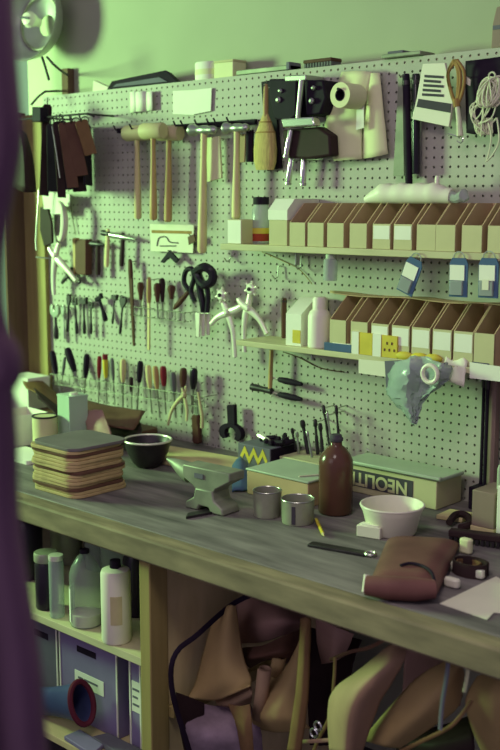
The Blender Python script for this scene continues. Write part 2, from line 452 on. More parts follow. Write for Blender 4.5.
# things on the lower shelf
p = W(297, 342, 0.10); p.z = S2
r = thing('carton', 'pale slope-topped carton with a yellow patch beside the white bottle', 'box', (W(287, 340, 0.13).x, -0.135, S2))
w = W(301, 340, 0.135).x - r.location.x; hh = W(294, 314, 0.135).z - S2; h3 = W(303, 297, 0.05).z - S2
m = MB(); m.add([(x, y, z) for x in (0, w) for y, z in ((0, 0), (0.12, 0), (0.12, h3), (0.06, h3), (0, hh))],
      [(0, 1, 2, 3, 4), (9, 8, 7, 6, 5)] + [(i, (i + 1) % 5, (i + 1) % 5 + 5, i + 5) for i in range(5)])
m.build('body', 'white_card', r)
MB().span((w * 0.45, -0.0012, 0.008), (w * 0.97, 0.0004, hh * 0.5)).build('patch', 'yellow_label', r)
p = W(319, 343, 0.125); p.z = S2 ; hb = W(319, 297, 0.125).z - S2
r = thing('bottle', 'white plastic squeeze bottle on the lower shelf in front of the bins', 'bottle', (p.x - .004, -0.119, S2))
MB().lathe([(0.030, 0), (0.033, 0.004), (0.033, hb * 0.62), (0.029, hb * 0.70), (0.021, hb * 0.76)], 24).build('body', 'white_plastic', r)
MB().lathe([(0.020, hb * 0.75), (0.020, hb * 0.96), (0.016, hb)], 16).build('cap', 'white_plastic', r)
def flatbox(name, label, cat, px0, px1, pyt, pyb, d, dep, m, side=None, z=S2):
    x0 = W(px0, pyb, d).x; x1 = W(px1, pyb, d).x; h = W((px0 + px1) / 2, pyt, d).z - W((px0 + px1) / 2, pyb, d).z
    r = thing(name, label, cat, (x0, -d, z))
    MB().span((0, 0, 0), (x1 - x0, dep, h)).build('body', m, r, bevel=0.001)
    return r, x1 - x0, h
r, w, h = flatbox('packet', 'flat blue packet on the lower shelf right of the white bottle', 'packet', 324, 351, 338, 346, 0.15, 0.02, 'blue_plastic')
MB().span((w * 0.3, 0.001, h), (w * 0.95, 0.018, h + 0.0015)).build('top_label', 'white_card', r)
for px0, px1, lab in ((352, 372, 'white and yellow box on the lower shelf, the left of two'), (373, 397, 'white and yellow box with brown marks, right of its twin')):
    r, w, h = flatbox('small_box', lab, 'box', px0, px1, 331, 353, 0.152, 0.012, 'yellow_label')
    MB().span((-0.001, -0.0015, 0), (w * 0.34, 0.0125, h + 0.001)).build('white_end', 'white_card', r)
    if px0 == 373:
        m = MB()
        for i in range(5): m.box((w * (0.48 + 0.1 * i), -0.0006, h * (0.35 + 0.3 * (i % 2))), (w * 0.05, 0.0014, h * 0.12))
        m.build('brown_marks', 'leather_brown', r)
for i, (px0, px1, m_) in enumerate(((401, 418, 'yellow_label'), (416, 432, 'yellow_plastic'), (430, 446, 'yellow_label'))):
    x0 = W(px0, 352, 0.13).x; x1 = W(px1, 352, 0.13).x
    mb = MB(); mb.lathe([(0.006, 0), (0.011, 0.01), (0.012, 0.03), (0.010, (x1 - x0) * 0.8), (0.004, x1 - x0)], 12, T(x0, -0.148, S2 + 0.009 + 0.001 * i) @ RY(PI / 2), sy=0.8)
    tag(mb.build('paint_tube', m_), ['leftmost of three yellow tubes lying on the lower shelf', 'middle one of three yellow tubes lying on the lower shelf', 'rightmost of three yellow tubes, nearest the crumpled bag'][i], 'tube', 'yellow tubes on the lower shelf')
# crumpled clear bag hanging over the shelf edge
g = lambda px, py, d: W(px, py, d)
rows = [[g(392, 362, 0.160), g(408, 358, 0.185), g(425, 356, 0.175), g(440, 362, 0.19), g(449, 364, 0.162)],
        [g(388, 380, 0.165), g(405, 374, 0.21), g(424, 376, 0.18), g(440, 374, 0.20), g(452, 372, 0.165)],
        [g(388, 396, 0.17), g(404, 395, 0.20), g(420, 392, 0.175), g(434, 388, 0.19), g(446, 382, 0.17)],
        [g(400, 408, 0.17), g(408, 410, 0.19), g(416, 408, 0.175), g(420, 402, 0.18), g(426, 398, 0.17)],
        [g(410, 420, 0.17), g(413, 425, 0.18), g(415, 425, 0.175), g(416, 424, 0.175), g(417, 421, 0.17)]]
r = thing('plastic_bag', 'crumpled clear plastic bag hanging over the front of the lower shelf', 'bag', g(415, 424, 0.17))
loft(rows, 18, 22, 0.0035).build('film', 'clear_bag', r, ab=True, solid=0.0012, sharp=25)
c = W(430, 374, 0.215); m = MB(); m.ring(tuple(c), 0.022, 0.006, 'y', 20, 8)
m.build('rolled_coil', 'white_plastic', r, ab=True)
m = MB(); poly = WP([(385, 361), (402, 360), (404, 388), (396, 398), (387, 394)], 0.164)
m.prism(poly, -0.166, -0.164); m.build('dark_print', 'slate', r, ab=True)
# white cards along the edge
m = MB(); m.prism(WP([(359, 359), (390, 362), (388, 377), (359, 373)], 0.158), -0.160, -0.158)
tag(m.build('label_card', 'paper'), 'pale card stuck to the lower shelf edge left of the crumpled bag', 'card')
m = MB(); m.prism(WP([(470, 362), (504, 367), (504, 382), (470, 378)], 0.158), -0.160, -0.158)
tag(m.build('label_card', 'white_card'), 'white card on the lower shelf edge by the right side of the photo', 'card')
x = W(452, 350, 0.12).x; x2 = W(474, 352, 0.12).x
rows = [[(x + (x2 - x) * i / 4, -0.10 - 0.05 * j / 2, S2 + 0.012 + 0.006 * math.sin(i * 2 + j)) for i in range(5)] for j in range(3)] + [[(x + (x2 - x) * i / 4, -0.162, S2 - 0.035 - 0.004 * i) for i in range(5)]]
tag(loft(rows, 10, 12, 0.001).build('tissue_wrap', 'white_plastic', solid=0.001), 'white wrapping folded over the lower shelf edge right of the crumpled bag', 'wrapping')
m = MB(); p = W(478, 357, 0.14); m.box((p.x + 0.012, -0.14, S2 + 0.0075), (0.05, 0.016, 0.013))
tag(m.build('eraser', 'navy', bevel=0.002), 'small navy block lying on the lower shelf near the right edge', 'block')

# hanging packs under the upper shelf
def pack(ptop, pbot, w_px, label):
    r, L, k = axis('blister_pack', label, 'packet', ptop, pbot, SD + 0.006, 'blue packs hanging from the upper shelf')
    w = w_px * k * kx(450) * 1.12
    MB().prism([(-w / 2, 0), (w / 2, 0), (w / 2, L * 0.85), (w * 0.36, L), (-w * 0.36, L), (-w / 2, L * 0.85)], -0.001, 0.002).build('backing', 'blue_plastic', r)
    MB().prism([(-w * 0.42, L * 0.05), (w * 0.3, L * 0.05), (w * 0.3, L * 0.42), (-w * 0.42, L * 0.42)], -0.008, -0.001).build('blister', 'clear_plastic', r, bevel=0.002)
    MB().prism([(-w * 0.46, L * 0.43), (w * 0.34, L * 0.43), (w * 0.34, L * 0.82), (-w * 0.46, L * 0.82)], -0.003, -0.001).build('label_panel', 'white_card', [q for q in r.children if q.name.startswith('backing')][0])
    m = MB(); m.ring((0, 0, L * 1.0), w * 0.3, 0.0016, 'y', 14, 6, 0, PI); m.build('hanger', 'clear_plastic', r)
    return r
pack((416, 259), (404, 293), 15, 'blue-edged pack with white label hanging tilted from the upper shelf')
pack((459, 258), (458, 297), 16, 'blue-edged pack with white label hanging straight, middle of three')
r = pack((489, 258), (488, 298), 17, 'blue-edged pack with two pale patches, nearest the right edge')
MB().prism([(-0.012, 0.02), (0.006, 0.02), (0.006, 0.045), (-0.012, 0.045)], -0.0095, -0.008).build('small_label', 'paper', r)
r, L, k = axis('vial', 'small clear tube hanging below the upper shelf', 'tube', (331, 254), (330, 281), SD - 0.02)
MB().lathe([(7 * k, 0.002), (7.2 * k, 0.006), (7.2 * k, L * 0.78), (5 * k, L * 0.85)], 16).build('tube', 'clear_plastic', r)
MB().lathe([(5.4 * k, L * 0.82), (5.4 * k, L)], 14).build('cap', 'tray_green', r)

# ------------------------------------------------------------------ hooks
def peg_hook(px, py, drop=14, lab=None):
    p = W(px, py); k = 0.0027
    m = MB(); dz = drop * k
    m.tube([(p.x, 0.004, p.z), (p.x, -0.012, p.z), (p.x, -0.014, p.z - dz), (p.x, -0.028, p.z - dz - 0.006), (p.x, -0.040, p.z - dz + 0.006)], 0.0022, 6)
    o = m.build('peg_hook', 'steel')
    return tag(o, lab or 'small bent steel hook in the pegboard', 'hook', 'bare steel pegboard hooks' if lab is None else None)
peg_hook(304, 256, 12, 'white bent steel hook under the upper shelf left of the clear tube')
peg_hook(281, 266, 12, 'steel hook in the board above the dark rod at the lower shelf end')
peg_hook(233, 256, 4, 'steel hook near the left end of the upper shelf underside')
m = MB(); a = W(262, 252, 0.006); b = W(285, 262, 0.006); c = W(312, 284, 0.006)
m.tube(cr([a, b, W(300, 270, 0.006), c], 14), 0.0012, 5)
tag(m.build('cord', 'lace_tan'), 'thin cord slung on the board below the upper shelf', 'cord')
m = MB(); m.tube(cr([W(283, 352, 0.006), W(300, 358, 0.006), W(320, 368, 0.006), W(344, 372, 0.006)], 16), 0.0016, 5)
tag(m.build('cord', 'wood_dark'), 'dark cord slung on the board below the lower shelf', 'cord')

# ------------------------------------------------------------------ mallets and hammers
def handle_prof(L, r, flare=1.15):
    return [(r * 0.8, 0), (r * flare, L * 0.02), (r * flare, L * 0.18), (r * 0.95, L * 0.45), (r * 0.75, L * 0.75), (r * 0.8, L)]
def mallet(label, top, bot, hr_px, hl, hrad, rot, d, m_h, m_head):
    r, L, k = axis('mallet', label, 'mallet', top, bot, d, 'mallets on the left of the board')
    MB().lathe(handle_prof(L, hr_px * k), 14).build('handle', m_h, r)
    M = T(0, 0, L) @ RZ(rot) @ RY(PI / 2)
    MB().lathe([(hrad * 0.92, -hl / 2), (hrad, -hl / 2 + 0.005), (hrad * 0.97, 0), (hrad, hl / 2 - 0.005), (hrad * 0.92, hl / 2)], 24, M).build('head', m_head, r, sharp=50)
    return r
mallet('leftmost wooden mallet with the longest pale rawhide head', (137, 133), (138, 219), 3.3, 0.100, 0.026, 0.15, 0.050, 'wood_pale', 'rawhide')
mallet('middle wooden mallet of the three with pale rawhide heads', (153, 131), (153.5, 220), 3.3, 0.086, 0.026, 0.15, 0.106, 'wood_handle', 'rawhide')
mallet('rightmost wooden mallet of three, brown handle, pale round face', (169, 133), (168, 222), 3.6, 0.092, 0.025, 0.15, 0.050, 'wood_handle', 'rawhide')
def hammer(label, top, bot, hr_px, hl, hrad, d, m_h, m_head, grp=None, peen=True):
    r, L, k = axis('hammer', label, 'hammer', top, bot, d, grp)
    MB().lathe(handle_prof(L, hr_px * k), 14).build('handle', m_h, r)
    M = T(0, 0, L) @ RY(PI / 2)
    prof = [(hrad, -hl * 0.5), (hrad * 1.02, -hl * 0.36), (hrad * 0.62, -hl * 0.26), (hrad * 0.78, -0.008), (hrad * 0.78, 0.012)]
    prof += [(hrad * 0.6, hl * 0.22), (hrad * 0.75, hl * 0.34), (hrad * 0.5, hl * 0.45), (hrad * 0.1, hl * 0.5)] if peen else [(hrad * 0.7, hl * 0.25), (hrad * 0.3, hl * 0.5)]
    MB().lathe(prof, 18, M).build('head', m_head, r, sharp=50)
    return r
hammer('long pale-handled hammer with a steel head right of the mallets', (204, 130), (202, 253), 4.2, 0.115, 0.019, 0.06, 'wood_pale', 'steel')
hammer('pale-handled hammer with a shiny head just above the cube carton', (237, 128), (236, 219), 4.0, 0.10, 0.018, 0.06, 'wood_pale', 'steel')
# rail of dark hooks behind the hammers
r = thing('tool_rail', 'dark iron rail of hooks behind the mallets and hammers', 'rail', W(182, 128, 0.02))
a = W(118, 131, 0.012); b = W(256, 127, 0.012)
m = MB(); m.span((a.x, -0.018, a.z - 0.008), (b.x, -0.006, a.z + 0.008)); rb = m.build('bar', 'black', r, ab=True)
for px in (130, 146, 161, 177, 190, 197, 211, 223, 230, 243):
    p = W(px, 129, 0.012); m = MB()
    m.tube([(p.x, -0.017, a.z), (p.x, -0.075, a.z - 0.002), (p.x, -0.085, a.z + 0.012)], 0.003, 6); m.build('hook', 'black', rb, ab=True)
def slab(name, label, cat, pts, d, t, m, group=None, bevel=0.0008):
    mb = MB(); P_ = WP(pts, d); mb.prism(P_, -d - t / 2, -d + t / 2)
    o = mb.build(name, m, bevel=bevel)
    if d < .12 and pts[0][1] < 400:
        zt_ = max(p[1] for p in P_); xs_ = [p[0] for p in P_ if p[1] > zt_ - .02]
        HUNG.append((sum(xs_) / len(xs_), zt_ - .006, d))
    return tag(o, label, cat, group)
slab('leather_paddle', 'pale rectangular paddle hanging right of the long hammer', 'paddle', [(207, 138), (220, 136), (222, 178), (208, 182)], 0.035, 0.008, 'pattern_paper')
slab('short_strip', 'short pale strip hanging right of the hammer above the cube carton', 'strip', [(240, 134), (246, 134), (245, 162), (239, 163)], 0.03, 0.006, 'leather_pale')
slab('short_strip', 'short black strip painting a shadow left of the whisk brush', 'strip', [(247, 131), (253, 130), (253, 162), (247, 162)], 0.03, 0.010, 'black')  # black slab stands for the shadow between hammer and brush

# whisk brush
r, L, k = axis('whisk_brush', 'straw whisk brush hanging bristles down between hammer and black machine', 'brush', (266, 84), (265, 170), 0.05)
m = MB(); m.lathe([(11 * k, 0.0), (14 * k, L * 0.10), (14.5 * k, L * 0.25), (12.5 * k, L * 0.42), (7.0 * k, L * 0.57), (3.2 * k, L * 0.66)], 24, sy=0.5)
m.build('bristles', 'bristle', r, sharp=60)
m = MB(); m.lathe([(2.6 * k, L * 0.62), (2.9 * k, L * 0.75), (2.4 * k, L * 0.95), (1.5 * k, L)], 14); m.build('handle', 'wood_handle', r)
for f in (0.44, 0.56):
    m = MB(); rr = 12.2 * k if f < 0.5 else 8.0 * k
    m.lathe([(rr, L * f - 0.002), (rr + 0.0006, L * f), (rr, L * f + 0.002)], 24, sy=0.53); m.build('binding', 'lace_tan', r)

# black machine with chrome T handle and pouch under it
d = 0.075
p = W(297, 128, d)
r = thing('hand_machine', 'black metal hand tool with a chrome T bar between brush and paper patterns', 'tool', (p.x, -d, p.z))
m = MB(); m.prism(WP([(271, 79), (299, 79), (298, 116), (290, 122), (276, 119), (272, 100)], d), -d - 0.01, -0.006); m.build('left_block', 'black', r, ab=True, bevel=0.005)
m = MB(); m.prism(WP([(305, 80), (324, 80), (327, 98), (321, 114), (307, 116)], d), -d - 0.005, -0.006); m.build('right_block', 'black', r, ab=True, bevel=0.005)
for px, py, rr in ((279, 100, 0.008), (281, 91, 0.006), (312, 101, 0.008), (314, 88, 0.006)):
    q = W(px, py, d + 0.01); m = MB(); m.lathe([(rr, 0), (rr * 1.1, 0.006), (rr * 0.5, 0.012)], 12, T(q.x, -d - 0.008, q.z) @ RX(PI / 2)); m.build('bolt', 'steel', r, ab=True)
a = W(302, 80, d + 0.02); b = W(298, 118, d + 0.02)
m = MB(); m.tube([a, a.lerp(b, 0.5), b], [0.009, 0.008, 0.007], 12); m.build('handle', 'steel', r, ab=True)
m = MB(); m.prism(WP([(284, 119), (316, 117), (318, 126), (286, 128)], d + 0.025), -d - 0.04, -d - 0.01); m.build('cross_bar', 'chrome', r, ab=True, bevel=0.004)
m = MB(); m.prism(WP([(288, 76), (309, 75), (309, 81), (288, 82)], d), -d - 0.015, -0.006); m.build('top_bracket', 'steel', r, ab=True, bevel=0.003)
slab('leather_pouch', 'dark brown leather pouch below the chrome T bar', 'pouch', [(287, 130), (322, 127), (334, 135), (335, 156), (313, 159), (288, 158)], 0.06, 0.04, 'leather_dark', bevel=0.006)
for i, (t_, b_, lab) in enumerate((((291, 130), (286, 158), 'short chrome tube tilted in front of the dark pouch'), ((292, 157), (288, 185), 'chrome tube below the dark pouch, the left of two'), ((304, 157), (303, 186), 'chrome tube below the dark pouch, the right of two'))):
    q, L, k = axis('steel_tube', lab, 'tube', t_, b_, 0.088 if i == 0 else 0.05, None)
    MB().lathe([(2.8 * k, 0), (3.1 * k, 0.003), (3.1 * k, L - 0.003), (2.8 * k, L)], 14).build('shaft', 'chrome', q)
    MB().lathe([(3.4 * k, L * 0.02), (3.4 * k, L * 0.1)], 14).build('collar', 'steel', q)
slab('leather_strap', 'dark leather strap hanging behind the black hand tool', 'strap', [(262, 82), (274, 80), (282, 168), (268, 171)], 0.012, 0.008, 'black')

# paper patterns and tape roll
d = 0.03
rows = [[W(342, 72, .02), W(358, 71, .035), W(372, 72, .025)], [W(333, 98, .03), W(350, 98, .045), W(366, 98, .03)], [W(325, 128, .03), W(346, 128, .04), W(362, 128, .03)], [W(334, 161, .03), W(348, 160, .04), W(362, 159, .028)]]
tag(loft(rows, 10, 12, 0.0006).build('paper_pattern', 'pattern_paper', solid=0.0015), 'pale paper pattern hanging behind the tape roll, the left sheet', 'pattern')
rows = [[W(366, 74, .022), W(373, 73, .028), W(380, 73, .022)], [W(363, 115, .024), W(374, 115, .034), W(384, 114, .024)], [W(361, 159, .022), W(374, 157, .036), W(388, 154, .022)]]
tag(loft(rows, 8, 10, 0.0006).build('paper_pattern', 'pattern_paper', solid=0.0015), 'pale paper pattern hanging right of the tape roll with a straight right edge', 'pattern')
slab('paper_slip', 'narrow white slip hanging in front of the right paper pattern', 'paper', [(357, 103), (364, 101), (364, 128), (356, 130)], 0.05, 0.0015, 'white_card', bevel=0)
c = W(340, 95, 0.13); R_ = 12.5 * mpp(c)
m = MB(); n = 28
ri = R_ * 0.48
vs = []; fs = []
for rad, y in ((ri, 0), (R_, 0), (R_ * 1.0, 0.075), (ri, 0.075)):
    for i in range(n):
        a = 2 * PI * i / n; vs.append((rad * math.cos(a), y, rad * math.sin(a)))
for j in range(4):
    for i in range(n):
        k2 = (j + 1) % 4; fs.append((j * n + i, j * n + (i + 1) % n, k2 * n + (i + 1) % n, k2 * n + i))
m.add(vs, fs, T(c.x, -0.13, c.z) )
r = thing('tape_roll', 'thick roll of beige tape hanging on a peg over the paper patterns', 'tape roll', (c.x, -0.13, c.z - R_))
m.build('roll', 'pattern_paper', r, ab=True)
m = MB()
vs = []; fs = []
for rad, y in ((ri * 0.86, -0.001), (ri, -0.001), (ri, 0.076), (ri * 0.86, 0.076)):
    for i in range(n):
        a = 2 * PI * i / n; vs.append((c.x + rad * math.cos(a), -0.13 + y, c.z + rad * math.sin(a)))
m.add(vs, [(j * n + i, j * n + (i + 1) % n, ((j + 1) % 4) * n + (i + 1) % n, ((j + 1) % 4) * n + i) for j in range(4) for i in range(n)])
m.build('hole_shade', 'black', r, ab=True)  # black lining paints in the shade inside the roll's hole
m = MB(); m.tube([(c.x, 0.004, c.z + ri * 0.8), (c.x, -0.075, c.z + ri * 0.8), (c.x, -0.125, c.z + ri * 0.82), (c.x, -0.14, c.z + ri * 0.95)], 0.004, 8)
tag(m.build('peg', 'black'), 'long dark peg through the tape roll', 'peg')

# straightedge and dark rods
slab('straightedge', 'grey tapered metal straightedge hanging right of the paper patterns', 'straightedge', [(399, 75), (403, 75), (404.5, 176), (393.5, 176)], 0.03, 0.004, 'cast_grey')
def rod(label, t_, b_, r_px, d, m_, name='rod', cat='rod', grp=None):
    q, L, k = axis(name, label, cat, t_, b_, d, grp)
    MB().lathe([(r_px * k * 0.9, 0), (r_px * k, 0.004), (r_px * k, L - 0.004), (r_px * k * 0.9, L)], 12).build('shaft', m_, q)
    MB().lathe([(r_px * k * 1.15, L * 0.9), (r_px * k * 1.15, L * 0.94)], 12).build('band', 'iron', q)
    return q
rod('thick dark rod hanging beside the grey straightedge', (406, 74), (409, 184), 3.7, 0.03, 'black')
rod('dark rod hanging left of the printed paper packet', (416, 74), (416, 174), 4.0, 0.03, 'black_gloss')
# printed packet
d = 0.05
p = W(434, 124, d)
r = thing('printed_packet', 'white packet with dark print hanging near the upper right corner', 'packet', (p.x, -d, p.z))
m = MB(); m.prism(WP([(424, 64), (446, 63), (454, 102), (450, 127), (413, 119), (418, 98)], d), -d - 0.006, -d + 0.004); m.build('sleeve', 'white_plastic', r, ab=True, bevel=0.001)
m = MB(); m.prism(WP([(420, 99), (453, 104), (452, 113), (418, 107)], d), -d - 0.0075, -d - 0.005); m.build('dark_band', 'print_dark', r, ab=True)
for i in range(5):
    y0 = 75 + i * 4.6
    m = MB(); m.prism(WP([(426 - i * .6, y0), (445 - (i % 2) * 3, y0 + 1.2), (445 - (i % 2) * 3, y0 + 3.8), (426 - i * .6, y0 + 2.6)], d), -d - 0.0075, -d - 0.005); m.build('print_line', 'print_dark', r, ab=True)
# lace bundle
d = 0.07
r = thing('lace_bundle', 'tan looped lace bundle with a pale tassel hanging over the printed packet', 'laces', W(457, 142, d))
m = MB()
for dx, w_ in ((0, 5), (2, 7), (-1, 4)):
    m.tube(cr([W(455 + dx, 60, d), W(455 + dx + w_, 72, d), W(456 + dx + w_ * .7, 90, d), W(456 + dx * .3, 104, d), W(455 + dx - w_ * .9, 90, d), W(453 + dx - w_, 73, d), W(455 + dx, 60, d)], 26), 0.0045, 7)
m.build('loops', 'lace_tan', r, ab=True)
m = MB(); m.tube([W(457, 103, d), W(459, 120, d), W(460, 136, d)], [0.006, 0.007, 0.009], 10); m.build('tassel', 'twine', r, ab=True)
m = MB(); m.tube([W(456, 99, d), W(457, 107, d)], 0.009, 10); m.build('knot', 'lace_tan', r, ab=True)
m = MB(); m.tube(cr([W(448, 134, d), W(456, 136, d), W(463, 138, d), W(461, 143, d), W(457, 141, d)], 12), 0.0018, 6); m.build('steel_pin', 'chrome', r, ab=True)
slab('paper_tag', 'small pale paper tag beside the tan laces', 'tag', [(464, 74), (471, 80), (470, 86), (463, 82)], 0.06, 0.0015, 'paper', bevel=0)
# dark apron and twine
rows = [[W(466, 61, .03), W(480, 59.5, .04), W(495, 57.5, .03), W(512, 55, .03)], [W(466, 95, .03), W(480, 95, .045), W(495, 94, .035), W(512, 92, .04)], [W(467, 133, .03), W(480, 135, .05), W(495, 134, .035), W(512, 133, .045)]]
tag(loft(rows, 14, 10).build('leather_apron', 'black', solid=0.004), 'dark leather apron hanging behind the hank of twine', 'apron')
d = 0.10
c = W(491, 92, d); r = thing('twine_hank', 'tangled hank of white twine hanging at the right edge', 'twine', W(488, 162, d))
m = MB(); rnd = random.Random(3)
for i in range(26):
    a1, a2 = rnd.uniform(0, PI), rnd.uniform(0, PI); R1 = rnd.uniform(0.7, 1.0) * 14 * mpp(c)
    e1 = Vector((math.cos(a1), 0.4 * math.sin(a1), math.sin(a1) * 0.2)).normalized(); e2 = Vector((0.3 * math.cos(a2), 0.5 * math.sin(a2), 1)).normalized()
    m.tube([c + e1 * (R1 * math.cos(t * PI / 10)) + e2 * (R1 * 1.15 * math.sin(t * PI / 10)) for t in range(21)], 0.0022, 5)
m.build('ball', 'twine', r, ab=True)
m = MB()
for i in range(12):
    sx = rnd.uniform(470, 500); ex = rnd.uniform(469, 486)
    m.tube(cr([W(rnd.uniform(480, 500), 96, d), W(sx, 112 + rnd.uniform(-6, 6), d + .01), W(ex, 126 + rnd.uniform(-8, 8), d), W(rnd.uniform(472, 492), 134, d - .01), W(rnd.uniform(484, 500), 118, d)], 20), 0.0019, 5)
m.tube(cr([W(487, 118, d), W(491, 135, d), W(489, 152, d), W(486, 162, d)], 16), 0.0022, 5)
m.tube(cr([W(497, 118, d), W(499, 140, d), W(493, 154, d), W(487, 161, d)], 16), 0.0022, 5)
m.build('loose_strands', 'twine', r, ab=True)
m = MB(); m.ring(tuple(W(492, 76, d)), 0.009, 0.002, 'y', 14, 6); m.build('hanging_loop', 'twine', r, ab=True)

# ------------------------------------------------------------------ left end: rod of leather pieces
d = 0.13
a = W(13, 120, d); b = W(88, 117, d); zr = a.z
r = thing('hanging_rod', 'thin iron rod with leather pieces hanging at the left end of the board', 'rod', (W(60, 118, d).x, -d, zr - 0.03))
m = MB(); m.tube([(a.x, -d, zr), (b.x, -d, zr), (b.x + 0.01, -d + 0.02, zr - 0.01)], 0.0035, 8); m.build('rod', 'iron', r, ab=True)
p = W(84, 118, 0.0)
for px in (40, 84):
    x = W(px, 118, d).x; m = MB(); m.tube([(x, -d, zr), (x, 0.004, zr)], 0.0035, 8); m.build('arm', 'iron', r, ab=True)
straps = [  # top, bottom, width px, d, material, label
 ((47, 104), (44, 196), 9, 0.120, 'leather_dark', 'leftmost dark strap on the iron rod, with a folded top'),
 ((52, 124), (53, 192), 10, 0.150, 'black', 'black strap second from the left on the iron rod'),
 ((57, 122), (62, 198), 8, 0.165, 'leather_dark', 'narrow dark strap third from the left, with a pale edge'),
 ((61, 122), (70, 190), 10, 0.145, 'black', 'black strap in the middle of the iron rod bunch'),
 ((64, 124), (73, 188), 11, 0.175, 'leather_brown', 'brown strap hanging furthest forward on the iron rod'),
 ((71, 124), (82, 176), 12, 0.150, 'leather_brown', 'brown strap slanting right near the end of the rod'),
 ((72, 124), (80, 192), 13, 0.115, 'leather_dark', 'dark strap behind the brown slanting one'),
 ((81, 123), (91, 155), 12, 0.135, 'leather_umber', 'short ochre strap at the right end of the iron rod')]
for t_, b_, w, dd, m_, lab in straps:
    q, L, k = axis('leather_strap', lab, 'strap', t_, b_, dd, 'leather straps on the iron rod')
    w = w * k * 1.05
    q.rotation_euler = (0, q.rotation_euler.y * .63, .6 if m_ == 'black' else .95)
    m = MB(); m.prism([(-w / 2, 0.002), (w / 2, 0), (w / 2, L * 0.97), (w * 0.3, L), (-w * 0.3, L), (-w / 2, L * 0.97)], -0.006, 0.006)
    m.build('strip', m_, q, bevel=0.0015)
    m = MB(); m.ring((0, 0, L + 0.008), 0.015, 0.002, 'x', 14, 6); m.build('eyelet_ring', 'iron', q)
for t_, b_, dd, lab in (((86, 123), (88, 186), .085, 'broad dark flap added edge-on to cast shadow at the right of the strap bunch'), ((77, 124), (79, 190), .085, 'broad dark flap added edge-on to cast shadow from inside the strap bunch')):  # flaps added only to widen the bunch's shadow on the board
    q, L, k = axis('leather_strap', lab, 'strap', t_, b_, dd, None); HUNG.pop()
    q.rotation_euler = (0, 0, -.85)
    m = MB(); m.prism([(-.075, 0), (.07, .004), (.075, L * .95), (.03, L), (-.03, L), (-.075, L * .96)], -.003, .003); m.build('strip', 'black', q, bevel=.001)
    m = MB(); m.ring((.03, 0, L + .006), .013, .002, 'x', 14, 6); m.build('eyelet_ring', 'iron', q)
m = MB(); m.tube(cr([W(52, 126, .185), W(56, 150, .188), W(60, 178, .188)], 10), 0.0022, 6)
tag(m.build('cord', 'steel'), 'pale cord down the front of the dark straps', 'cord')
rows = [[W(12, 126, .30), W(18, 128, .33), W(26, 134, .29)], [W(12, 150, .30), W(22, 152, .34), W(33, 160, .29)], [W(12, 186, .30), W(24, 192, .33), W(36, 192, .28)]]
tag(loft(rows, 10, 10).build('leather_apron', 'leather_dark', solid=0.004), 'dark brown leather apron hanging left of the strap bunch', 'apron')
# stepped pale card and white hooked handle
slab('stepped_card', 'pale card cut in steps hanging below the dark straps', 'card', [(42, 192), (70, 194), (70, 206), (64, 206), (64, 214), (51, 214), (51, 209), (44, 209), (44, 206)], 0.05, 0.003, 'white_card', bevel=0)
slab('leather_strap', 'dark wide strap hanging under the stepped card', 'strap', [(41, 207), (48, 207), (52, 222), (53, 243), (45, 246), (41, 230)], 0.035, 0.01, 'leather_dark')
m = MB(); d = 0.075
m.tube(cr([W(59, 202, d), W(63, 208, d), W(64.5, 222, d), W(63, 235, d), W(60, 240, d), W(58, 236, d)], 22), [0.006 + 0.008 * math.sin(PI * min(1, i / 18)) for i in range(22)], 10)
tag(m.build('white_hook', 'white_plastic'), 'bright white curved handle hanging over the stepped card', 'handle')
d = 0.09
m = MB(); m.tube(cr([W(39, 190, d), W(37.5, 215, d), W(36, 240, d), W(36.5, 250, d)], 14), 0.003, 7)
tag(m.build('wire', 'steel'), 'thin steel wire hanging straight down at the left end of the board', 'wire')
m = MB(); m.tube([W(36, 257, .06), W(46, 258, .05), W(60, 260, .02), W(62, 260, -.004)], 0.0026, 7)
tag(m.build('peg_hook', 'steel'), 'long steel hook carrying the big pale pliers', 'hook')
m = MB(); m.tube(cr([W(70, 196, .012), W(72, 215, .010), W(76, 235, .008)], 12), 0.0014, 5)
tag(m.build('cord', 'wood_dark'), 'thin dark cord hanging right of the stepped card', 'cord')

# pliers-like tools: two lever curves crossing at a pivot
def pliers(name, label, cat, d, levers, pivot, rads, m_, grip=None, extra=None, group=None):
    allp = [p for l in levers for p in l]
    low = max(allp, key=lambda p: p[1])
    r = thing(name, label, cat, W(low[0], low[1], d), group=group)
    for i, l in enumerate(levers):
        pts = cr([W(px, py, d + 0.006 * i) for px, py in l], 22)
        n = len(rads); k = mpp(pts[0])
        rr = [rads[min(int(j / 21 * (n - 1)), n - 2)] * (1 - (j / 21 * (n - 1) - min(int(j / 21 * (n - 1)), n - 2))) + rads[min(int(j / 21 * (n - 1)), n - 2) + 1] * (j / 21 * (n - 1) - min(int(j / 21 * (n - 1)), n - 2)) for j in range(22)]
        m = MB(); m.tube(pts, [v * k for v in rr], 10, flat=0.7)
        m.build('lever', m_, r, ab=True, sharp=60)
        if grip:
            m = MB(); m.tube(pts[13:], [v * k * 1.35 for v in rr[13:]], 10, flat=0.9); m.build('grip', grip, r, ab=True, sharp=60)
    if pivot:
        c = W(pivot[0], pivot[1], d + 0.012); m = MB()
        m.lathe([(0.009, -0.004), (0.010, 0.004), (0.006, 0.009)], 14, T(*c) @ RX(PI / 2)); m.build('pivot', m_, r, ab=True)
    return r
pliers('pliers', 'large pale pliers hanging open at the left end of the board', 'pliers', 0.05,
       [[(59, 243), (57, 250), (55, 260), (53.5, 278), (54, 295)], [(49, 248), (53, 254), (60, 262), (69, 272), (76, 281)]], (55, 256), [2.8, 3.4, 4.4, 3.2, 2.6], 'nickel')
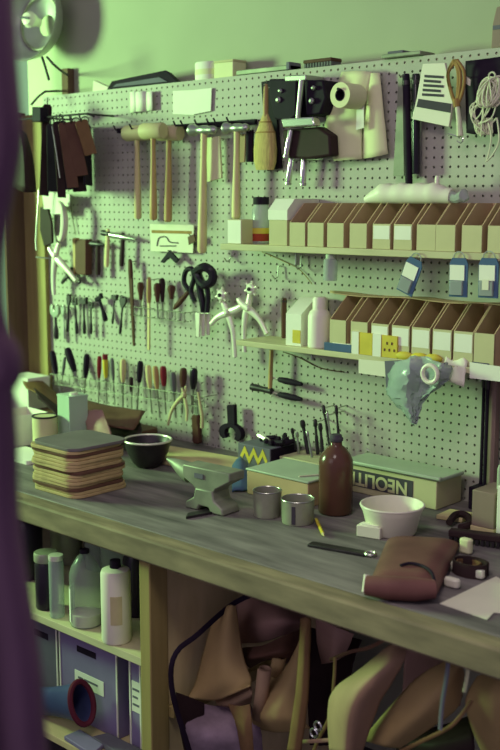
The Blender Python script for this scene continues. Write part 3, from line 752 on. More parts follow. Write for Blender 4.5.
pliers('pliers', 'small dark wide-jawed pincers right of the large pale pliers', 'pliers', 0.03,
       [[(62, 262), (64, 268), (70, 278), (80, 282)], [(72, 268), (69, 274), (64, 280), (62, 283)]], (68, 276), [1.6, 2.4, 1.8], 'iron')
# short hammers
slab('leather_block', 'thick brown leather block hanging in the third row at the left', 'block', [(78, 240), (89, 239), (89, 275), (78, 274)], 0.03, 0.03, 'leather_brown', bevel=0.003)
slab('wooden_stick', 'narrow pale slat beside the brown leather block', 'stick', [(74.5, 238), (77.5, 238), (78, 274), (75.5, 274)], 0.03, 0.02, 'wood_handle')
def short_hammer(label, top, bot, wpx, m_h, m_head, hl):
    r, L, k = axis('tack_hammer', label, 'hammer', top, bot, 0.035)
    MB().lathe([(wpx * k * .8, 0), (wpx * k, L * .1), (wpx * k * .9, L * .6), (wpx * k * .7, L)], 12, sy=0.7).build('handle', m_h, r)
    M = T(0, 0, L * 0.88) @ RY(PI / 2)
    MB().lathe([(0.010, -hl / 2), (0.011, -hl * .3), (0.008, -hl * .1), (0.010, 0), (0.008, hl * .15), (0.003, hl * .5)], 14, M).build('head', m_head, r)
    return r
short_hammer('small dark hammer hanging between the brown block and a pale handle', (98, 240), (98, 275), 3.4, 'leather_dark', 'iron', 0.075)
short_hammer('small hammer with a pale flat handle in the third row', (108, 229), (106.5, 267), 3.2, 'wood_pale', 'iron', 0.06)
short_hammer('small dark-handled hammer with a bright steel head, third row', (123, 233), (121.5, 266), 3.0, 'leather_dark', 'steel', 0.13)
# card with drawing
d = 0.02; p = W(171, 254, d)
r = thing('picture_card', 'pale card with a dark outline drawing below the mallets', 'card', (p.x, -d, p.z))
m = MB(); m.prism(WP([(150, 224), (194, 225), (193, 253), (151, 251)], d), -d - 0.001, -d + 0.001); m.build('card', 'paper', r, ab=True)
m = MB(); m.tube(cr([W(157, 246, d + .002), W(159, 238, d + .002), W(166, 237, d + .002), W(170, 242, d + .002), (W(178, 243, d + .002))], 18), 0.0022, 5); m.tube([W(160, 246, d + .002), W(176, 246, d + .002)], 0.002, 5)
m.build('drawing', 'print_dark', r, ab=True)
m = MB(); m.prism(WP([(152, 230), (192, 231), (192, 234), (152, 233)], d), -d - 0.002, -d); m.build('dark_line', 'lace_tan', r, ab=True)
slab('scraper', 'small black triangular scraper hanging under the picture card', 'scraper', [(161, 262), (170, 250), (179, 260), (176, 263), (170, 257), (164, 263)], 0.03, 0.008, 'black')
slab('leather_tag', 'small reddish square tag on the right of the picture card', 'tag', [(188, 237), (194, 234), (196, 241), (189, 245)], 0.03, 0.004, 'leather_brown')

# ------------------------------------------------------------------ row of small dark tools (second row from below)
def slim_tool(label, top, bot, shaft_px, kind, hpx, m_='iron', d=0.03):
    r, L, k = axis('edge_tool', label, 'hand tool', top, bot, d, 'slim leather tools in the left row')
    s = shaft_px * k; h = hpx * k * 1.25
    MB().lathe([(s * .7, 0), (s, L * .06), (s, L * .25), (s * .6, L * .4), (s * .6, L * .8)], 10).build('shank', m_, r)
    m = MB()
    if kind == 'fork':
        m.prism([(-h, L * .8), (h, L * .8), (h * 1.1, L), (h * .4, L), (h * .3, L * .87), (-h * .3, L * .87), (-h * .4, L), (-h * 1.1, L)], -.004, .004)
    elif kind == 'jaw':
        m.prism([(-s, L * .62), (s, L * .62), (h, L * .74), (h, L * .93), (h * .5, L), (h * .35, L * .82), (-h * .35, L * .82), (-h * .5, L), (-h, L * .93), (-h, L * .74)], -.006, .006)
    elif kind == 'hammer':
        m.box((0, 0, L * .88), (h * 2, .012, L * .14)); m.box((h * .8, 0, L * .95), (h * .5, .012, L * .1))
    else:
        m.prism([(-s, L * .7), (s, L * .7), (h, L * .86), (h * .8, L), (-h * .8, L), (-h, L * .86)], -.004, .004)
    m.build('head', 'steel' if kind == 'jaw' else m_, r, bevel=.001)
    return r
for a in [((55, 304), (56.5, 339), 2.6, 'jaw', 5.5, 'bright-jawed wrench at the left end of the dark tool row', 'iron'),
          ((63, 305), (65, 339), 1.2, 'spade', 2.4, 'thin pale tool second in the dark tool row', 'steel'),
          ((69, 294), (67.5, 332), 1.8, 'spade', 2.4, 'dark tool standing tallest near the left of its row', 'iron'),
          ((74.5, 298), (77, 334), 1.8, 'fork', 2.8, 'dark forked tool fourth in the row', 'iron'),
          ((83.5, 297), (84.5, 334), 1.9, 'hammer', 4.0, 'dark tool with a T head in the middle of the row', 'iron'),
          ((91, 302), (91, 334), 1.6, 'fork', 2.6, 'short dark forked tool left of the slanting one', 'iron'),
          ((98, 295), (106, 321), 2.6, 'hammer', 4.2, 'thick dark tool slanting down to the right', 'black'),
          ((115, 294), (112.5, 324), 1.2, 'hammer', 3.0, 'thin dark tool with a small head right of the slanting one', 'iron'),
          ((123.5, 296), (120, 334), 1.6, 'spade', 4.0, 'dark spade-headed tool just left of the long file', 'iron')]:
    slim_tool(a[5], a[0], a[1], a[2], a[3], a[4], a[6])
r, L, k = axis('file', 'long dark flat file hanging in the middle of the left half', 'file', (130, 259), (134, 346), 0.03)
MB().prism([(-1.2 * k, 0), (1.2 * k, 0), (2.6 * k, L * .75), (2.6 * k, L * .8), (-2.6 * k, L * .8), (-2.6 * k, L * .75)], -.003, .003).build('blade', 'wood_dark', r, bevel=.001)
MB().lathe([(2.4 * k, L * .78), (3.0 * k, L * .84), (2.6 * k, L * .97), (1.5 * k, L)], 12, sy=.7).build('handle', 'wood_dark', r)
r, L, k = axis('slicker', 'long pale flat slat with a brown handle right of the dark file', 'tool', (149, 277), (148.7, 350), 0.045)
MB().prism([(-1.7 * k, 0), (1.7 * k, 0), (1.7 * k, L * .7), (-1.7 * k, L * .7)], -.003, .003).build('blade', 'wood_pale', r, bevel=.001)
MB().lathe([(2 * k, L * .65), (2.7 * k, L * .75), (2.3 * k, L * .95), (1.5 * k, L)], 12).build('handle', 'wood_handle', r)

def wire_rack(name, label, pa, pb, dz, d, nl, m_='chrome', rr=0.0017):
    a = W(*pa, d); b = W(*pb, d)
    r = thing(name, label, 'rack', ((a.x + b.x) / 2, -d, (a.z + b.z) / 2 - dz))
    m = MB(); m.tube([a, b], rr, 6); m.build('upper_wire', m_, r, ab=True)
    lo = Vector((0, 0, -dz))
    m = MB(); m.tube([a + lo, b + lo], rr, 6); m.build('lower_wire', m_, r, ab=True)
    for i in range(nl + 1):
        p = a.lerp(b, i / nl); m = MB()
        m.tube([p, Vector((p.x, 0.004, p.z)), ] if i in (0, nl) else [p, p + Vector((0, .02, 0))], rr, 6)
        m.tube([p, p + lo, p + lo + Vector((0, .02, 0))], rr, 6); m.build('wire_loop', m_, r, ab=True)
    return r
def driver(label, top, hbot, blade_bot, hr, m_h, cap=None, d=0.05, name='screwdriver', cat='screwdriver', grp=None, bulb=False, ferrule=None):
    a = W(*top, d); b = W(*hbot, d); c = W(*blade_bot, d)
    v = a - c
    r = thing(name, label, cat, c, (0, math.atan2(v.x, v.z), 0), grp)
    L = v.length; hl = (a - b).length; k = mpp(a); h = hr * k; z0 = L - hl
    if bulb: prof = [(h * .5, z0), (h * .62, z0 + hl * .12), (h * .7, z0 + hl * .3), (h * 1.15, z0 + hl * .72), (h * .95, z0 + hl * .93), (h * .4, L)]
    else: prof = [(h * .55, z0), (h * .7, z0 + hl * .1), (h * .85, z0 + hl * .22), (h, z0 + hl * .45), (h, z0 + hl * .85), (h * .75, L - .002), (h * .4, L)]
    MB().lathe(prof, 12).build('handle', m_h, r)
    if cap: MB().lathe([(h * 1.02, L - hl * .2), (h * .95, L + .001), (h * .5, L + .003)], 12).build('end_cap', cap, r)
    MB().lathe([(h * .18, 0), (h * .26, L * .05), (h * .28, z0 * .9), (h * .5, z0 * .96), (h * .5, z0 + .002)], 8).build('blade', 'steel', r)
    return r
g_ = 'awls in the small wire rack'
driver('dark bulb-handled awl at the left of the small wire rack', (140.5, 282), (141, 300), (141, 318), 3.2, 'wood_dark', None, .045, 'awl', 'awl', g_, True)
driver('brown-handled awl second in the small wire rack', (157, 283), (158, 302), (158, 319), 3.4, 'wood_dark', None, .05, 'awl', 'awl', g_, True)
driver('taller dark awl behind the middle of the small wire rack', (162, 278), (162.5, 302), (163, 320), 3.0, 'leather_dark', None, .035, 'awl', 'awl', g_, True)
driver('stubby dark awl at the right of the small wire rack', (171.5, 285), (171.5, 299), (172, 318), 3.8, 'wood_dark', None, .045, 'awl', 'awl', g_, True)
wire_rack('wire_rack', 'small bright wire rack holding the awls', (134, 307), (184, 313), 0.03, 0.055, 6, 'cast_grey', .0014)

# black shears with sheath
d = 0.06; p = W(203, 336, d)
r = thing('shears', 'big black-handled shears hanging handles up beside the awl rack', 'shears', (p.x, -d, p.z))
m = MB(); m.tube(cr([W(189, 290, d), W(184, 282, d), (W(186, 271, d)), W(192, 269, d), W(194, 278, d), W(191, 291, d), W(195, 302, d)], 26), 0.0085, 9); m.build('left_handle', 'black_gloss', r, ab=True)
m = MB(); m.tube(cr([W(196, 272, d + .01), W(204, 267, d + .02), W(212, 272, d + .01), W(212, 281, d + .01), W(205, 285, d + .015), W(200, 280, d + .01), W(197, 272, d + .01)], 26), 0.0145, 9)
m.tube(cr([W(199, 276, d), W(200, 290, d), W(203, 304, d), W(203, 312, d)], 12), [0.012, 0.013, 0.013, 0.012, .012, .012, .012, .012, .012, .011, .01, .009], 9); m.tube(cr([W(206, 282, d), W(208, 296, d), W(207, 312, d)], 10), 0.009, 9)
m.build('right_handle', 'black_gloss', r, ab=True)
for i, px in enumerate((198, 203, 208)):
    m = MB(); m.prism(WP([(px - 2.4, 313), (px + 2.2, 313), (px + 1.6, 337 - i), (px - 1.2, 337 - i)], d - .01 * i), -d + .01 * i - .003, -d + .01 * i + .003); m.build('blade', 'nickel', r, ab=True, bevel=.001)
q, L, k = axis('bone_folder', 'brown tool slanting from the awl rack up to the black shears', 'tool', (191, 289), (174, 309), 0.055)
MB().lathe([(1.3 * k, 0), (2.6 * k, L * .15), (2.8 * k, L * .5), (1.8 * k, L * .9), (1 * k, L)], 10).build('handle', 'wood_dark', q)
MB().lathe([(1.6 * k, L * .88), (1.4 * k, L * 1.05)], 10).build('tip', 'steel', q)

# rotary punches
def punch(label, wheel, levers, pivot, R, d):
    r = pliers('rotary_punch', label, 'punch', d, levers, pivot, [2.6, 3.8, 4.2, 3.1, 2.7], 'nickel', group='rotary leather punches')
    c = W(*wheel, d + .012); k = mpp(c); R = R * k
    m = MB(); m.lathe([(R * .7, -.008), (R, -.004), (R, .004), (R * .7, .008)], 18, T(*c) @ RX(PI / 2)); wh = m.build('wheel', 'nickel', r, ab=True)
    for i in range(6):
        a = i * PI / 3 + .3; u = Vector((math.cos(a), 0, math.sin(a)))
        m = MB(); m.tube([c + u * R * .8, c + u * R * 1.45], R * .24, 8); m.build('punch_tube', 'nickel', wh, ab=True)
    m = MB(); m.lathe([(R * .35, 0), (R * .3, .004)], 12, T(c.x, c.y - .009, c.z) @ RX(PI / 2)); m.build('wheel_screw', 'black', wh, ab=True)
    return r
punch('pale rotary leather punch hanging left of its twin', (221.5, 295), [[(222, 297), (224, 304), (228, 314), (233, 332), (235, 357)], [(243, 305), (237, 309), (227, 313), (218, 317), (211, 324)]], (227, 312), 5.6, 0.05)
punch('pale rotary leather punch hanging over the left end of the lower shelf', (251, 289), [[(250, 293), (249, 302), (246, 313), (244, 330), (244.5, 352)], [(238, 299), (243, 305), (250, 310), (259, 319), (267, 334)]], (248, 308), 5.8, 0.05)
rod('dark rod standing at the left end of the lower shelf bins', (284, 298), (284, 338), 2.8, 0.06, 'wood_dark', 'round_file', 'file')

# under the lower shelf
r, L, k = axis('hammer', 'brown-handled hammer hanging head down below the lower shelf', 'hammer', (271.5, 350), (270, 392), 0.04)
MB().lathe([(2.2 * k, L * .05), (2.4 * k, L * .4), (2.0 * k, L)], 12).build('handle', 'wood_handle', r)
m = MB(); m.lathe([(3.6 * k, -.075), (3.8 * k, -.06), (2.9 * k, -.03), (3.3 * k, 0), (3.2 * k, .01)], 14, T(-.002, 0, L * .03) @ RY(PI / 2))
m.build('head', 'iron', r)
for cy, lab in ((381, 'small dark awl haft lying level on hooks, the upper of two'), (396, 'small dark awl haft lying level on hooks, the lower of two')):
    p = W(290, cy, .035); x0 = W(278, cy, .035).x; x1 = W(302, cy + 2, .035).x; L = x1 - x0
    r = thing('awl_haft', lab, 'awl', (x0, -.035, p.z))
    MB().lathe([(.004, 0), (.008, .006), (.0105, L * .35), (.0095, L * .7), (.005, L)], 12, RY(PI / 2 + .05)).build('handle', 'black', r)
    m = MB(); m.tube([(0.004, 0, 0), (-.018, 0, .003), (-.03, 0, -.012)], .0022, 6); m.build('hook_wire', 'nickel', r)

# upright plank and rods at the right
zt = S2 - 0.022
x0 = W(488, 430, .02).x; x1 = W(497, 430, .02).x
tag(MB().span((x0, -.03, BZ + .001), (x1, -.008, zt)).build('upright_plank', 'block_mauve', bevel=.002), 'grey wooden plank standing against the board under the lower shelf', 'plank')
for px, rr, dd, lab in ((482.5, .0045, .028, 'thin dark rod against the board, left of the two by the grey plank'), (486.3, .005, .04, 'thin dark rod against the board, nearest the grey plank')):
    x = W(px, 430, dd).x
    q = thing('dowel', lab, 'rod', (x, -dd, BZ + .001))
    MB().lathe([(rr, 0), (rr, zt - BZ - .004)], 10).build('shaft', 'black', q)
    MB().lathe([(rr * 1.35, zt - BZ - .05), (rr * 1.35, zt - BZ - .012)], 10).build('clamp', 'iron', q)

# ------------------------------------------------------------------ screwdriver rack
g_ = 'screwdrivers in the long wire rack'
for top, hb, bb, hr, m_, cap, lab in [
    ((52, 351), (57, 374), (61, 398), 3.2, 'black', None, 'leftmost black screwdriver of the rack, leaning left'),
    ((65, 357), (62, 376), (60, 398), 1.6, 'grey_plastic', None, 'thin grey screwdriver second from the left of the rack'),
    ((67, 348), (75, 372), (82, 394), 3.8, 'black', None, 'fat black screwdriver leaning steeply in the rack'),
    ((87, 354), (84.5, 377), (84, 402), 3.2, 'black', None, 'black screwdriver left of the maroon and yellow pair'),
    ((99.5, 356), (99, 378), (98.5, 403), 2.4, 'red_plastic', None, 'maroon screwdriver beside the yellow one'),
    ((105, 355), (106, 378), (107, 404), 2.8, 'yellow_plastic', 'red_plastic', 'yellow screwdriver with a red end'),
    ((112, 358), (113, 380), (115, 406), 2.0, 'grey_plastic', None, 'grey screwdriver right of the yellow one'),
    ((123, 359), (122.5, 382), (123, 408), 3.2, 'wood_pale', None, 'pale wooden handled screwdriver standing alone mid rack'),
    ((131, 377), (132, 392), (132, 412), 2.2, 'leather_dark', None, 'low dark screwdriver right of the lone pale wooden one'),
    ((140.5, 361), (138, 382), (137, 412), 3.2, 'black', None, 'black screwdriver left of the two pale wooden ones'),
    ((148, 365), (147, 388), (152, 414), 3.2, 'wood_pale', None, 'pale wooden screwdriver, left of the adjoining pair'),
    ((155, 366), (156, 389), (160, 418), 3.2, 'wood_handle', None, 'honey wooden screwdriver left of the dark red one'),
    ((163, 366), (166, 386), (166, 414), 3.4, 'red_plastic', None, 'dark red screwdriver right of the wooden pair'),
    ((172.5, 372), (175, 394), (176, 418), 3.2, 'grey_plastic', None, 'dark grey screwdriver between dark red and red-brown ones'),
    ((183.5, 368), (183, 387), (182, 414), 3.8, 'wood_dark', None, 'red-brown bulbous screwdriver near the right end of the rack'),
    ((194, 368), (193.5, 389), (192.5, 414), 4.0, 'black_gloss', None, 'rightmost black screwdriver of the long rack')]:
    driver(lab, top, hb, bb, hr, m_, cap, 0.05, grp=g_)
wire_rack('wire_rack', 'long bright wire rack holding the row of screwdrivers', (50, 374), (204, 397), 0.035, 0.058, 14, 'cast_grey', .0014)
pliers('pliers', 'pliers with pale curved handles hanging below the right end of the rack', 'pliers', 0.06,
       [[(186, 386), (184, 394), (177, 402), (171, 412), (168, 425)], [(182, 388), (184, 396), (186, 404), (187, 412), (186.5, 421)]], (184, 395), [1.4, 2.0, 2.2, 1.9, 1.6], 'rawhide')
m = MB(); m.tube(cr([W(198, 392, .06), W(200, 404, .06), W(202, 416, .06), W(202, 428, .06)], 12), [.004 + .002 * (i / 11) for i in range(12)], 8)
tag(m.build('hook_tool', 'rawhide'), 'single pale curved handle beside the dark brown haft', 'handle')
r, L, k = axis('knife', 'knife with a dark brown haft hanging below the right end of the rack', 'knife', (196, 400), (197.5, 444), 0.035)
MB().prism(rrect(9.5 * k, L * .66, 3 * k, 5, 0, L * .34), -.009, .009).build('haft', 'wood_dark', r, bevel=.003)
MB().prism([(-2.5 * k, L * .66), (2.5 * k, L * .66), (1.5 * k, L), (-1.5 * k, L)], -.002, .002).build('tang', 'steel', r)

# black C spanner tool
d = 0.03; p = W(232, 441, d)
r = thing('spanner', 'black tool with a handle on an open hexagonal ring, against the board', 'spanner', (p.x, -d, p.z))
k = mpp(p)
m = MB(); m.prism(WP([(228, 405), (235.5, 404.5), (236, 425), (229, 426)], d), -d - .007, -d + .007); m.build('handle', 'black', r, ab=True, bevel=.001)
c = W(232, 432.5, d); a0, a1 = math.radians(-50 - 0), math.radians(230)
outer = [(c.x + 12.5 * k * math.cos(a0 + (a1 - a0) * i / 20) * 1.25, c.z + 9.5 * k * math.sin(a0 + (a1 - a0) * i / 20)) for i in range(21)]
inner = [(c.x + 6.0 * k * math.cos(a1 + (a0 - a1) * i / 6) * 1.25, c.z - .002 + 6.6 * k * math.sin(a1 + (a0 - a1) * i / 6)) for i in range(7)]
m = MB(); ring = []
vs = []; fs = []
n = 21
inn = [(c.x + 6.2 * k * math.cos(a0 + (a1 - a0) * i / 20) * 1.2, c.z - .002 + 6.2 * k * math.sin(a0 + (a1 - a0) * i / 20)) for i in range(21)]
for y in (-d - .01, -d + .01):
    vs += [(x, y, z) for x, z in outer] + [(x, y, z) for x, z in inn]
for i in range(20):
    fs += [(i, i + 1, n + i + 1, n + i), (2 * n + i, 3 * n + i, 3 * n + i + 1, 2 * n + i + 1), (i, 2 * n + i, 2 * n + i + 1, i + 1), (n + i, n + i + 1, 3 * n + i + 1, 3 * n + i)]
fs += [(0, n, 3 * n, 2 * n), (20, 2 * n + 20, 3 * n + 20, n + 20)]
m.add(vs, fs); m.build('jaw_ring', 'black', r, ab=True, bevel=.001)

# ------------------------------------------------------------------ things on the bench
Z = BZ + 0.001
# stack of leather pads
c0 = B(80, 497, Z); c1 = B(33, 492, Z); c2 = B(131, 489, Z)
npad = 15; t = 51 * mpp(c0) / npad
SXX, SYY = 0.205, 0.200
cx, cy = -0.103, -0.635
rnd = random.Random(5)
for i in range(npad):
    w = SXX * rnd.uniform(.96, 1.02); l = SYY * rnd.uniform(.97, 1.01)
    m = MB(); m.prismz(rrect(w, l, 0.035, 6), 0, t - .0006)
    topm = i == npad - 1
    o = m.build('leather_pad', 'pad_grey' if topm else ('leather_brown' if i % 5 == 2 else 'pad_tan'), bevel=.0012)
    o.location = (cx + rnd.uniform(-.005, .005), cy + rnd.uniform(-.005, .005), Z + i * t); o.rotation_euler = (0, 0, .0 + rnd.uniform(-.04, .04))
    tag(o, 'smooth grey pad lying on top of the stack at the left of the bench' if topm else ('brown leather pad pressed in the stack at the left of the bench' if i % 5 == 2 else 'tan leather pad pressed in the stack at the left of the bench'), 'pad', None if topm else ('brown pads in the stack' if i % 5 == 2 else 'tan pads in the stack'))
# dark bowl
c = B(148, 466, Z); k = mpp(c); R_ = 24 * k; h = 27 * k
r = thing('bowl', 'dark bowl with a bright worn rim behind the pad stack', 'bowl', c)
MB().lathe([(R_ * .45, 0), (R_ * .62, h * .15), (R_ * .86, h * .55), (R_, h), (R_ * .95, h), (R_ * .8, h * .55), (R_ * .55, h * .2), (0.001, h * .14)], 30).build('body', 'iron', r, sharp=60)
m = MB(); m.ring((0, 0, h), R_ * .98, .0035, 'z', 30, 8); m.build('rim', 'nickel', r)
# clutter at the left end
def bbox(name, label, cat, c, dims, rz, m_, z=None, bevel=.0015):
    r = thing(name, label, cat, (c[0], c[1], Z if z is None else z), (0, 0, rz))
    MB().span((-dims[0] / 2, -dims[1] / 2, 0), (dims[0] / 2, dims[1] / 2, dims[2])).build('body', m_, r, bevel=bevel)
    return r
# raised base for the pile: a low carton
c = B(66, 462, Z)
p = W(24, 418, .30)
r = bbox('carton', 'pale upright carton at the far left end of the bench', 'box', (W(24, 400, .12).x, -.10, 0), (.14, .10, W(24, 376, .12).z - Z), 0, 'white_card')
c = W(70, 432, .36); k = mpp(c)
zt = W(70, 396, .36).z
r = bbox('tin_can', 'pale green oblong tin standing behind the pad stack', 'tin', (W(68, 420, .36).x, -.34, 0), (.075, .07, zt - Z), -.12, 'green_tin')
m = MB(); m.lathe([(.014, 0), (.014, .008), (.010, .010)], 16, c=(0.01, 0, zt - Z)); m.build('screw_cap', 'nickel', r)
MB().span((-.0385, -.036, zt - Z - .004), (.0385, .036, zt - Z + .002)).build('rim', 'green_tin', r)
c = W(45, 432, .42)
r = thing('tin_can', 'short pale drum with dark rim left of the green tin', 'tin', (c.x, -.42, Z)); h = W(45, 416, .42).z - Z
MB().lathe([(.040, 0), (.040, h * .92), (.038, h)], 24).build('body', 'card_box', r)
m = MB(); m.ring((0, 0, h), .039, .003, 'z', 24, 6); m.build('rim', 'black', r)
c = W(20, 436, .40); h = W(20, 412, .40).z - Z
r = thing('carton', 'small open pale carton with a brown inside at the left edge', 'box', (c.x, -.40, Z), (0, 0, -.1))
m = MB(); w = .07
for a, b in (((-w, -w, 0), (w, -w + .003, h)), ((-w, w - .003, 0), (w, w, h)), ((-w, -w, 0), (-w + .003, w, h)), ((w - .003, -w, 0), (w, w, h)), ((-w, -w, 0), (w, w, .003))): m.span(a, b)
m.build('body', 'white_card', r)
MB().span((-w, -w - .05, h - .002), (w * .4, -w, h)).build('flap', 'card_brown', r)
MB().span((-w + .004, -w + .004, .004), (w - .004, w - .004, h * .7)).build('brown_filling', 'card_brown', r)
# folded leather pieces heaped behind the tin
for i, (rows, m_, lab) in enumerate([
    ([[W(24, 374, .06), W(40, 380, .08), W(60, 396, .10), W(84, 406, .10)], [W(22, 380, .14), W(40, 388, .17), W(62, 404, .18), (W(86, 414, .18))], [W(26, 388, .22), W(46, 398, .25), W(66, 412, .25), W(86, 420, .24)]], 'leather_umber', 'ochre brown leather sheet slanting down across the left clutter'),
    ([[W(34, 388, .24), W(52, 402, .26), W(66, 412, .24)], [W(36, 392, .28), W(54, 408, .30), W(70, 418, .28)], [W(38, 398, .30), W(56, 414, .32), W(70, 424, .30)]], 'leather_dark', 'dark curled leather sheet left of the green tin'),
    ([[W(78, 398, .12), W(100, 404, .12), W(122, 408, .12), W(145, 411, .12)], [W(80, 408, .2), W(102, 412, .2), W(122, 418, .2), W(140, 420, .2)], [W(82, 418, .26), W(100, 424, .28), W(118, 428, .28), W(134, 430, .26)]], 'leather_brown', 'brown leather sheet lying highest right of the green tin'),
    ([[W(84, 412, .30), W(94, 410, .30), W(102, 410, .30)], [W(86, 424, .32), W(98, 424, .33), W(108, 424, .32)], [W(90, 438, .33), W(102, 438, .34), W(112, 436, .33)]], 'hide_purple', 'reddish brown leather tongue right of the green tin'),
    ([[W(100, 420, .16), W(120, 424, .16), W(140, 422, .16)], [W(104, 430, .22), W(124, 434, .22), W(142, 430, .22)], [W(108, 438, .28), W(126, 440, .28), W(140, 438, .28)]], 'leather_dark', 'dark leather sheet at the foot of the heap behind the bowl')]):
    tag(loft(rows, 12, 12, .0012).build('leather_sheet', m_, solid=.004), lab, 'leather')
# support under the heap
tag(MB().prismz(rrect(.62, .20, .03, 4, W(80, 420, .12).x + .02, -.13), Z, Z + .035).build('leather_sheet', 'leather_brown', bevel=.004), 'thick folded brown leather lying lowest against the board at the left', 'leather')
tag(MB().prismz(rrect(.18, .12, .01, 4, W(20, 440, .5).x + .06, -.52), Z, Z + .012).build('paper_pad', 'white_card'), 'white paper pad lying at the left end of the bench', 'paper')

# anvil
c = B(206, 512, Z); k = mpp(c)
zt = 0.115
r = thing('anvil', 'small grey bench anvil with its horn pointing left', 'anvil', (c.x - .005, c.y + .03, Z), (0, 0, .05))
m = MB()
L0 = -.085; L1 = .085
secs = [(-.165, .004, .004, zt - .006), (-.14, .012, .010, zt - .008), (-.115, .020, .018, zt - .004), (-.088, .027, .026, zt - .001)]
m = MB()
m.tube([(x, 0, zt - r2) for x, r1, r2, zz_ in secs] + [(-.075, 0, zt - .03)], [r1 for x, r1, r2, zz_ in secs] + [.028], 14)
m.build('horn', 'cast_grey', r, sharp=60)
m = MB(); m.prism([(-.08, zt), (.085, zt), (.085, zt - .022), (.035, zt - .05), (.028, zt - .062), (-.032, zt - .062), (-.045, zt - .05), (-.08, zt - .034)], -.030, .030)
m.build('body', 'cast_grey', r, bevel=.003)
m = MB(); m.prism([(-.032, zt - .055), (.028, zt - .055), (.034, .034), (.062, .018), (.066, 0), (.022, 0), (.014, .014), (-.018, .014), (-.026, 0), (-.07, 0), (-.066, .018), (-.038, .034)], -.034, .034)
m.build('base', 'cast_grey', r, bevel=.004)
m = MB(); m.box((-.02, -.031, zt - .022), (.03, .004, .012)); m.build('cast_mark', 'slate', r)
# long wooden haft and strips lying behind the anvil
def strip(name, label, cat, pts, w, t, m_, z=None):
    z = Z if z is None else z
    P = [Vector((p[0], p[1], z + t / 2)) for p in pts]
    m = MB(); m.tube(P, w / 2, 10, flat=1.0)
    o = m.build(name, m_)
    return tag(o, label, cat)
a = B(172, 466, Z); b = B(232, 452, Z)
m = MB(); m.prismz([(W(152, 452, .30).x, -.30), (W(240, 470, .26).x, -.26), (W(240, 462, .12).x, -.12), (W(160, 445, .16).x, -.16)], Z, Z + .02)
tag(m.build('wooden_board', 'ply', bevel=.003), 'flat wooden offcut lying behind the anvil', 'board')
m = MB(); m.prismz([(B(186, 519, Z).x, B(186, 519, Z).y), (B(222, 512, Z).x, B(222, 512, Z).y), (B(224, 508, Z).x, B(224, 508, Z).y), (B(188, 515, Z).x, B(188, 515, Z).y)], Z, Z + .006)
tag(m.build('chisel_blade', 'iron'), 'small dark flat blade lying in front of the anvil', 'blade')

# tool box behind: grey box with yellow pattern and black clump of tools
d0 = .17
x0 = W(238, 466, d0).x; x1 = W(270, 470, d0).x; zt = W(254, 446, d0).z
r = thing('carton', 'grey box with a yellow zigzag mark behind the anvil', 'box', (x0, -d0, Z))
MB().span((0, 0, 0), (x1 - x0, .14, zt - Z)).build('body', 'slate', r, bevel=.002)
w = x1 - x0; h = zt - Z
m = MB(); zg = [(.08, .55), (.22, .95), (.36, .55), (.50, .95), (.64, .55), (.78, .95), (.92, .55)]
top = [(u * w, v * h) for u, v in zg]; botm = [(u * w, (v - .28) * h) for u, v in zg][::-1]
for i in range(6):
    m.add([(top[i][0], -.0012, top[i][1]), (top[i + 1][0], -.0012, top[i + 1][1]), (top[i + 1][0], -.0012, top[i + 1][1] - .28 * h), (top[i][0], -.0012, top[i][1] - .28 * h),
           (top[i][0], .0004, top[i][1]), (top[i + 1][0], .0004, top[i + 1][1]), (top[i + 1][0], .0004, top[i + 1][1] - .28 * h), (top[i][0], .0004, top[i][1] - .28 * h)],
          [(0, 1, 2, 3), (7, 6, 5, 4), (0, 4, 5, 1), (2, 6, 7, 3), (1, 5, 6, 2), (3, 7, 4, 0)])
m.build('zigzag_mark', 'yellow_label', r)
MB().span((w + .0002, .004, 0.002), (w + .0015, .136, h - .002)).build('dark_end', 'black', r)
rnd = random.Random(11)
for i in range(9):
    x = x0 + w * (.35 + .09 * i) ; y = -d0 + .03 + .08 * rnd.random(); z = zt + .010 + .001 * rnd.random()
    a = rnd.uniform(0, PI); u = Vector((math.cos(a) * .026, math.sin(a) * .018, rnd.uniform(-.002, .012)))
    c_ = Vector((x, y, z)); m = MB(); m.tube([c_ - u, c_, c_ + u], [.006, .009, .007], 8)
    o = m.build('machine_part', 'black' if i else 'nickel')
    tag(o, 'bright little metal part on the zigzag box' if i == 0 else 'little black metal part in the clump on the zigzag box', 'metal part', None if i == 0 else 'black parts on the zigzag box')
# long flat parcel in front (brown with grey lid)
zt_ = .058
c0 = B(247, 497, Z); c1 = B(307, 509, Z)
y0 = -.36
x0 = W(247, 490, .36).x; x1 = W(308, 505, .36).x; zt = W(300, 482, .36).z
r = thing('carton', 'flat brown carton with a grey-green lid behind the two tins', 'box', (x0, -.36, Z))
w = x1 - x0; h = zt - Z
MB().span((0, 0, 0), (w, .16, h)).build('body', 'card_brown', r, bevel=.002)
MB().span((-.003, -.003, h), (w + .003, .163, h + .006)).build('lid', 'tray_green', r, bevel=.002)
m = MB(); m.tube([(w * .78, .02, h + .008), (w * .9, .07, h + .008)], .002, 6)
m.build('string_end', 'twine', r)
rows = [[B(232, 476, Z) + Vector((0, 0, .03)), B(240, 472, Z) + Vector((0, 0, .045)), B(247, 474, Z) + Vector((0, 0, .035))], [B(233, 484, Z) + Vector((0, 0, .02)), B(241, 482, Z) + Vector((0, 0, .035)), B(248, 483, Z) + Vector((0, 0, .02))], [B(232, 492, Z) + Vector((0, 0, .003)), B(241, 492, Z) + Vector((0, 0, .006)), B(249, 491, Z) + Vector((0, 0, .003))]]
tag(loft(rows, 8, 8, .002).build('cloth', 'blue_plastic', solid=.006), 'crumpled bluish rag at the left end of the brown carton', 'rag')
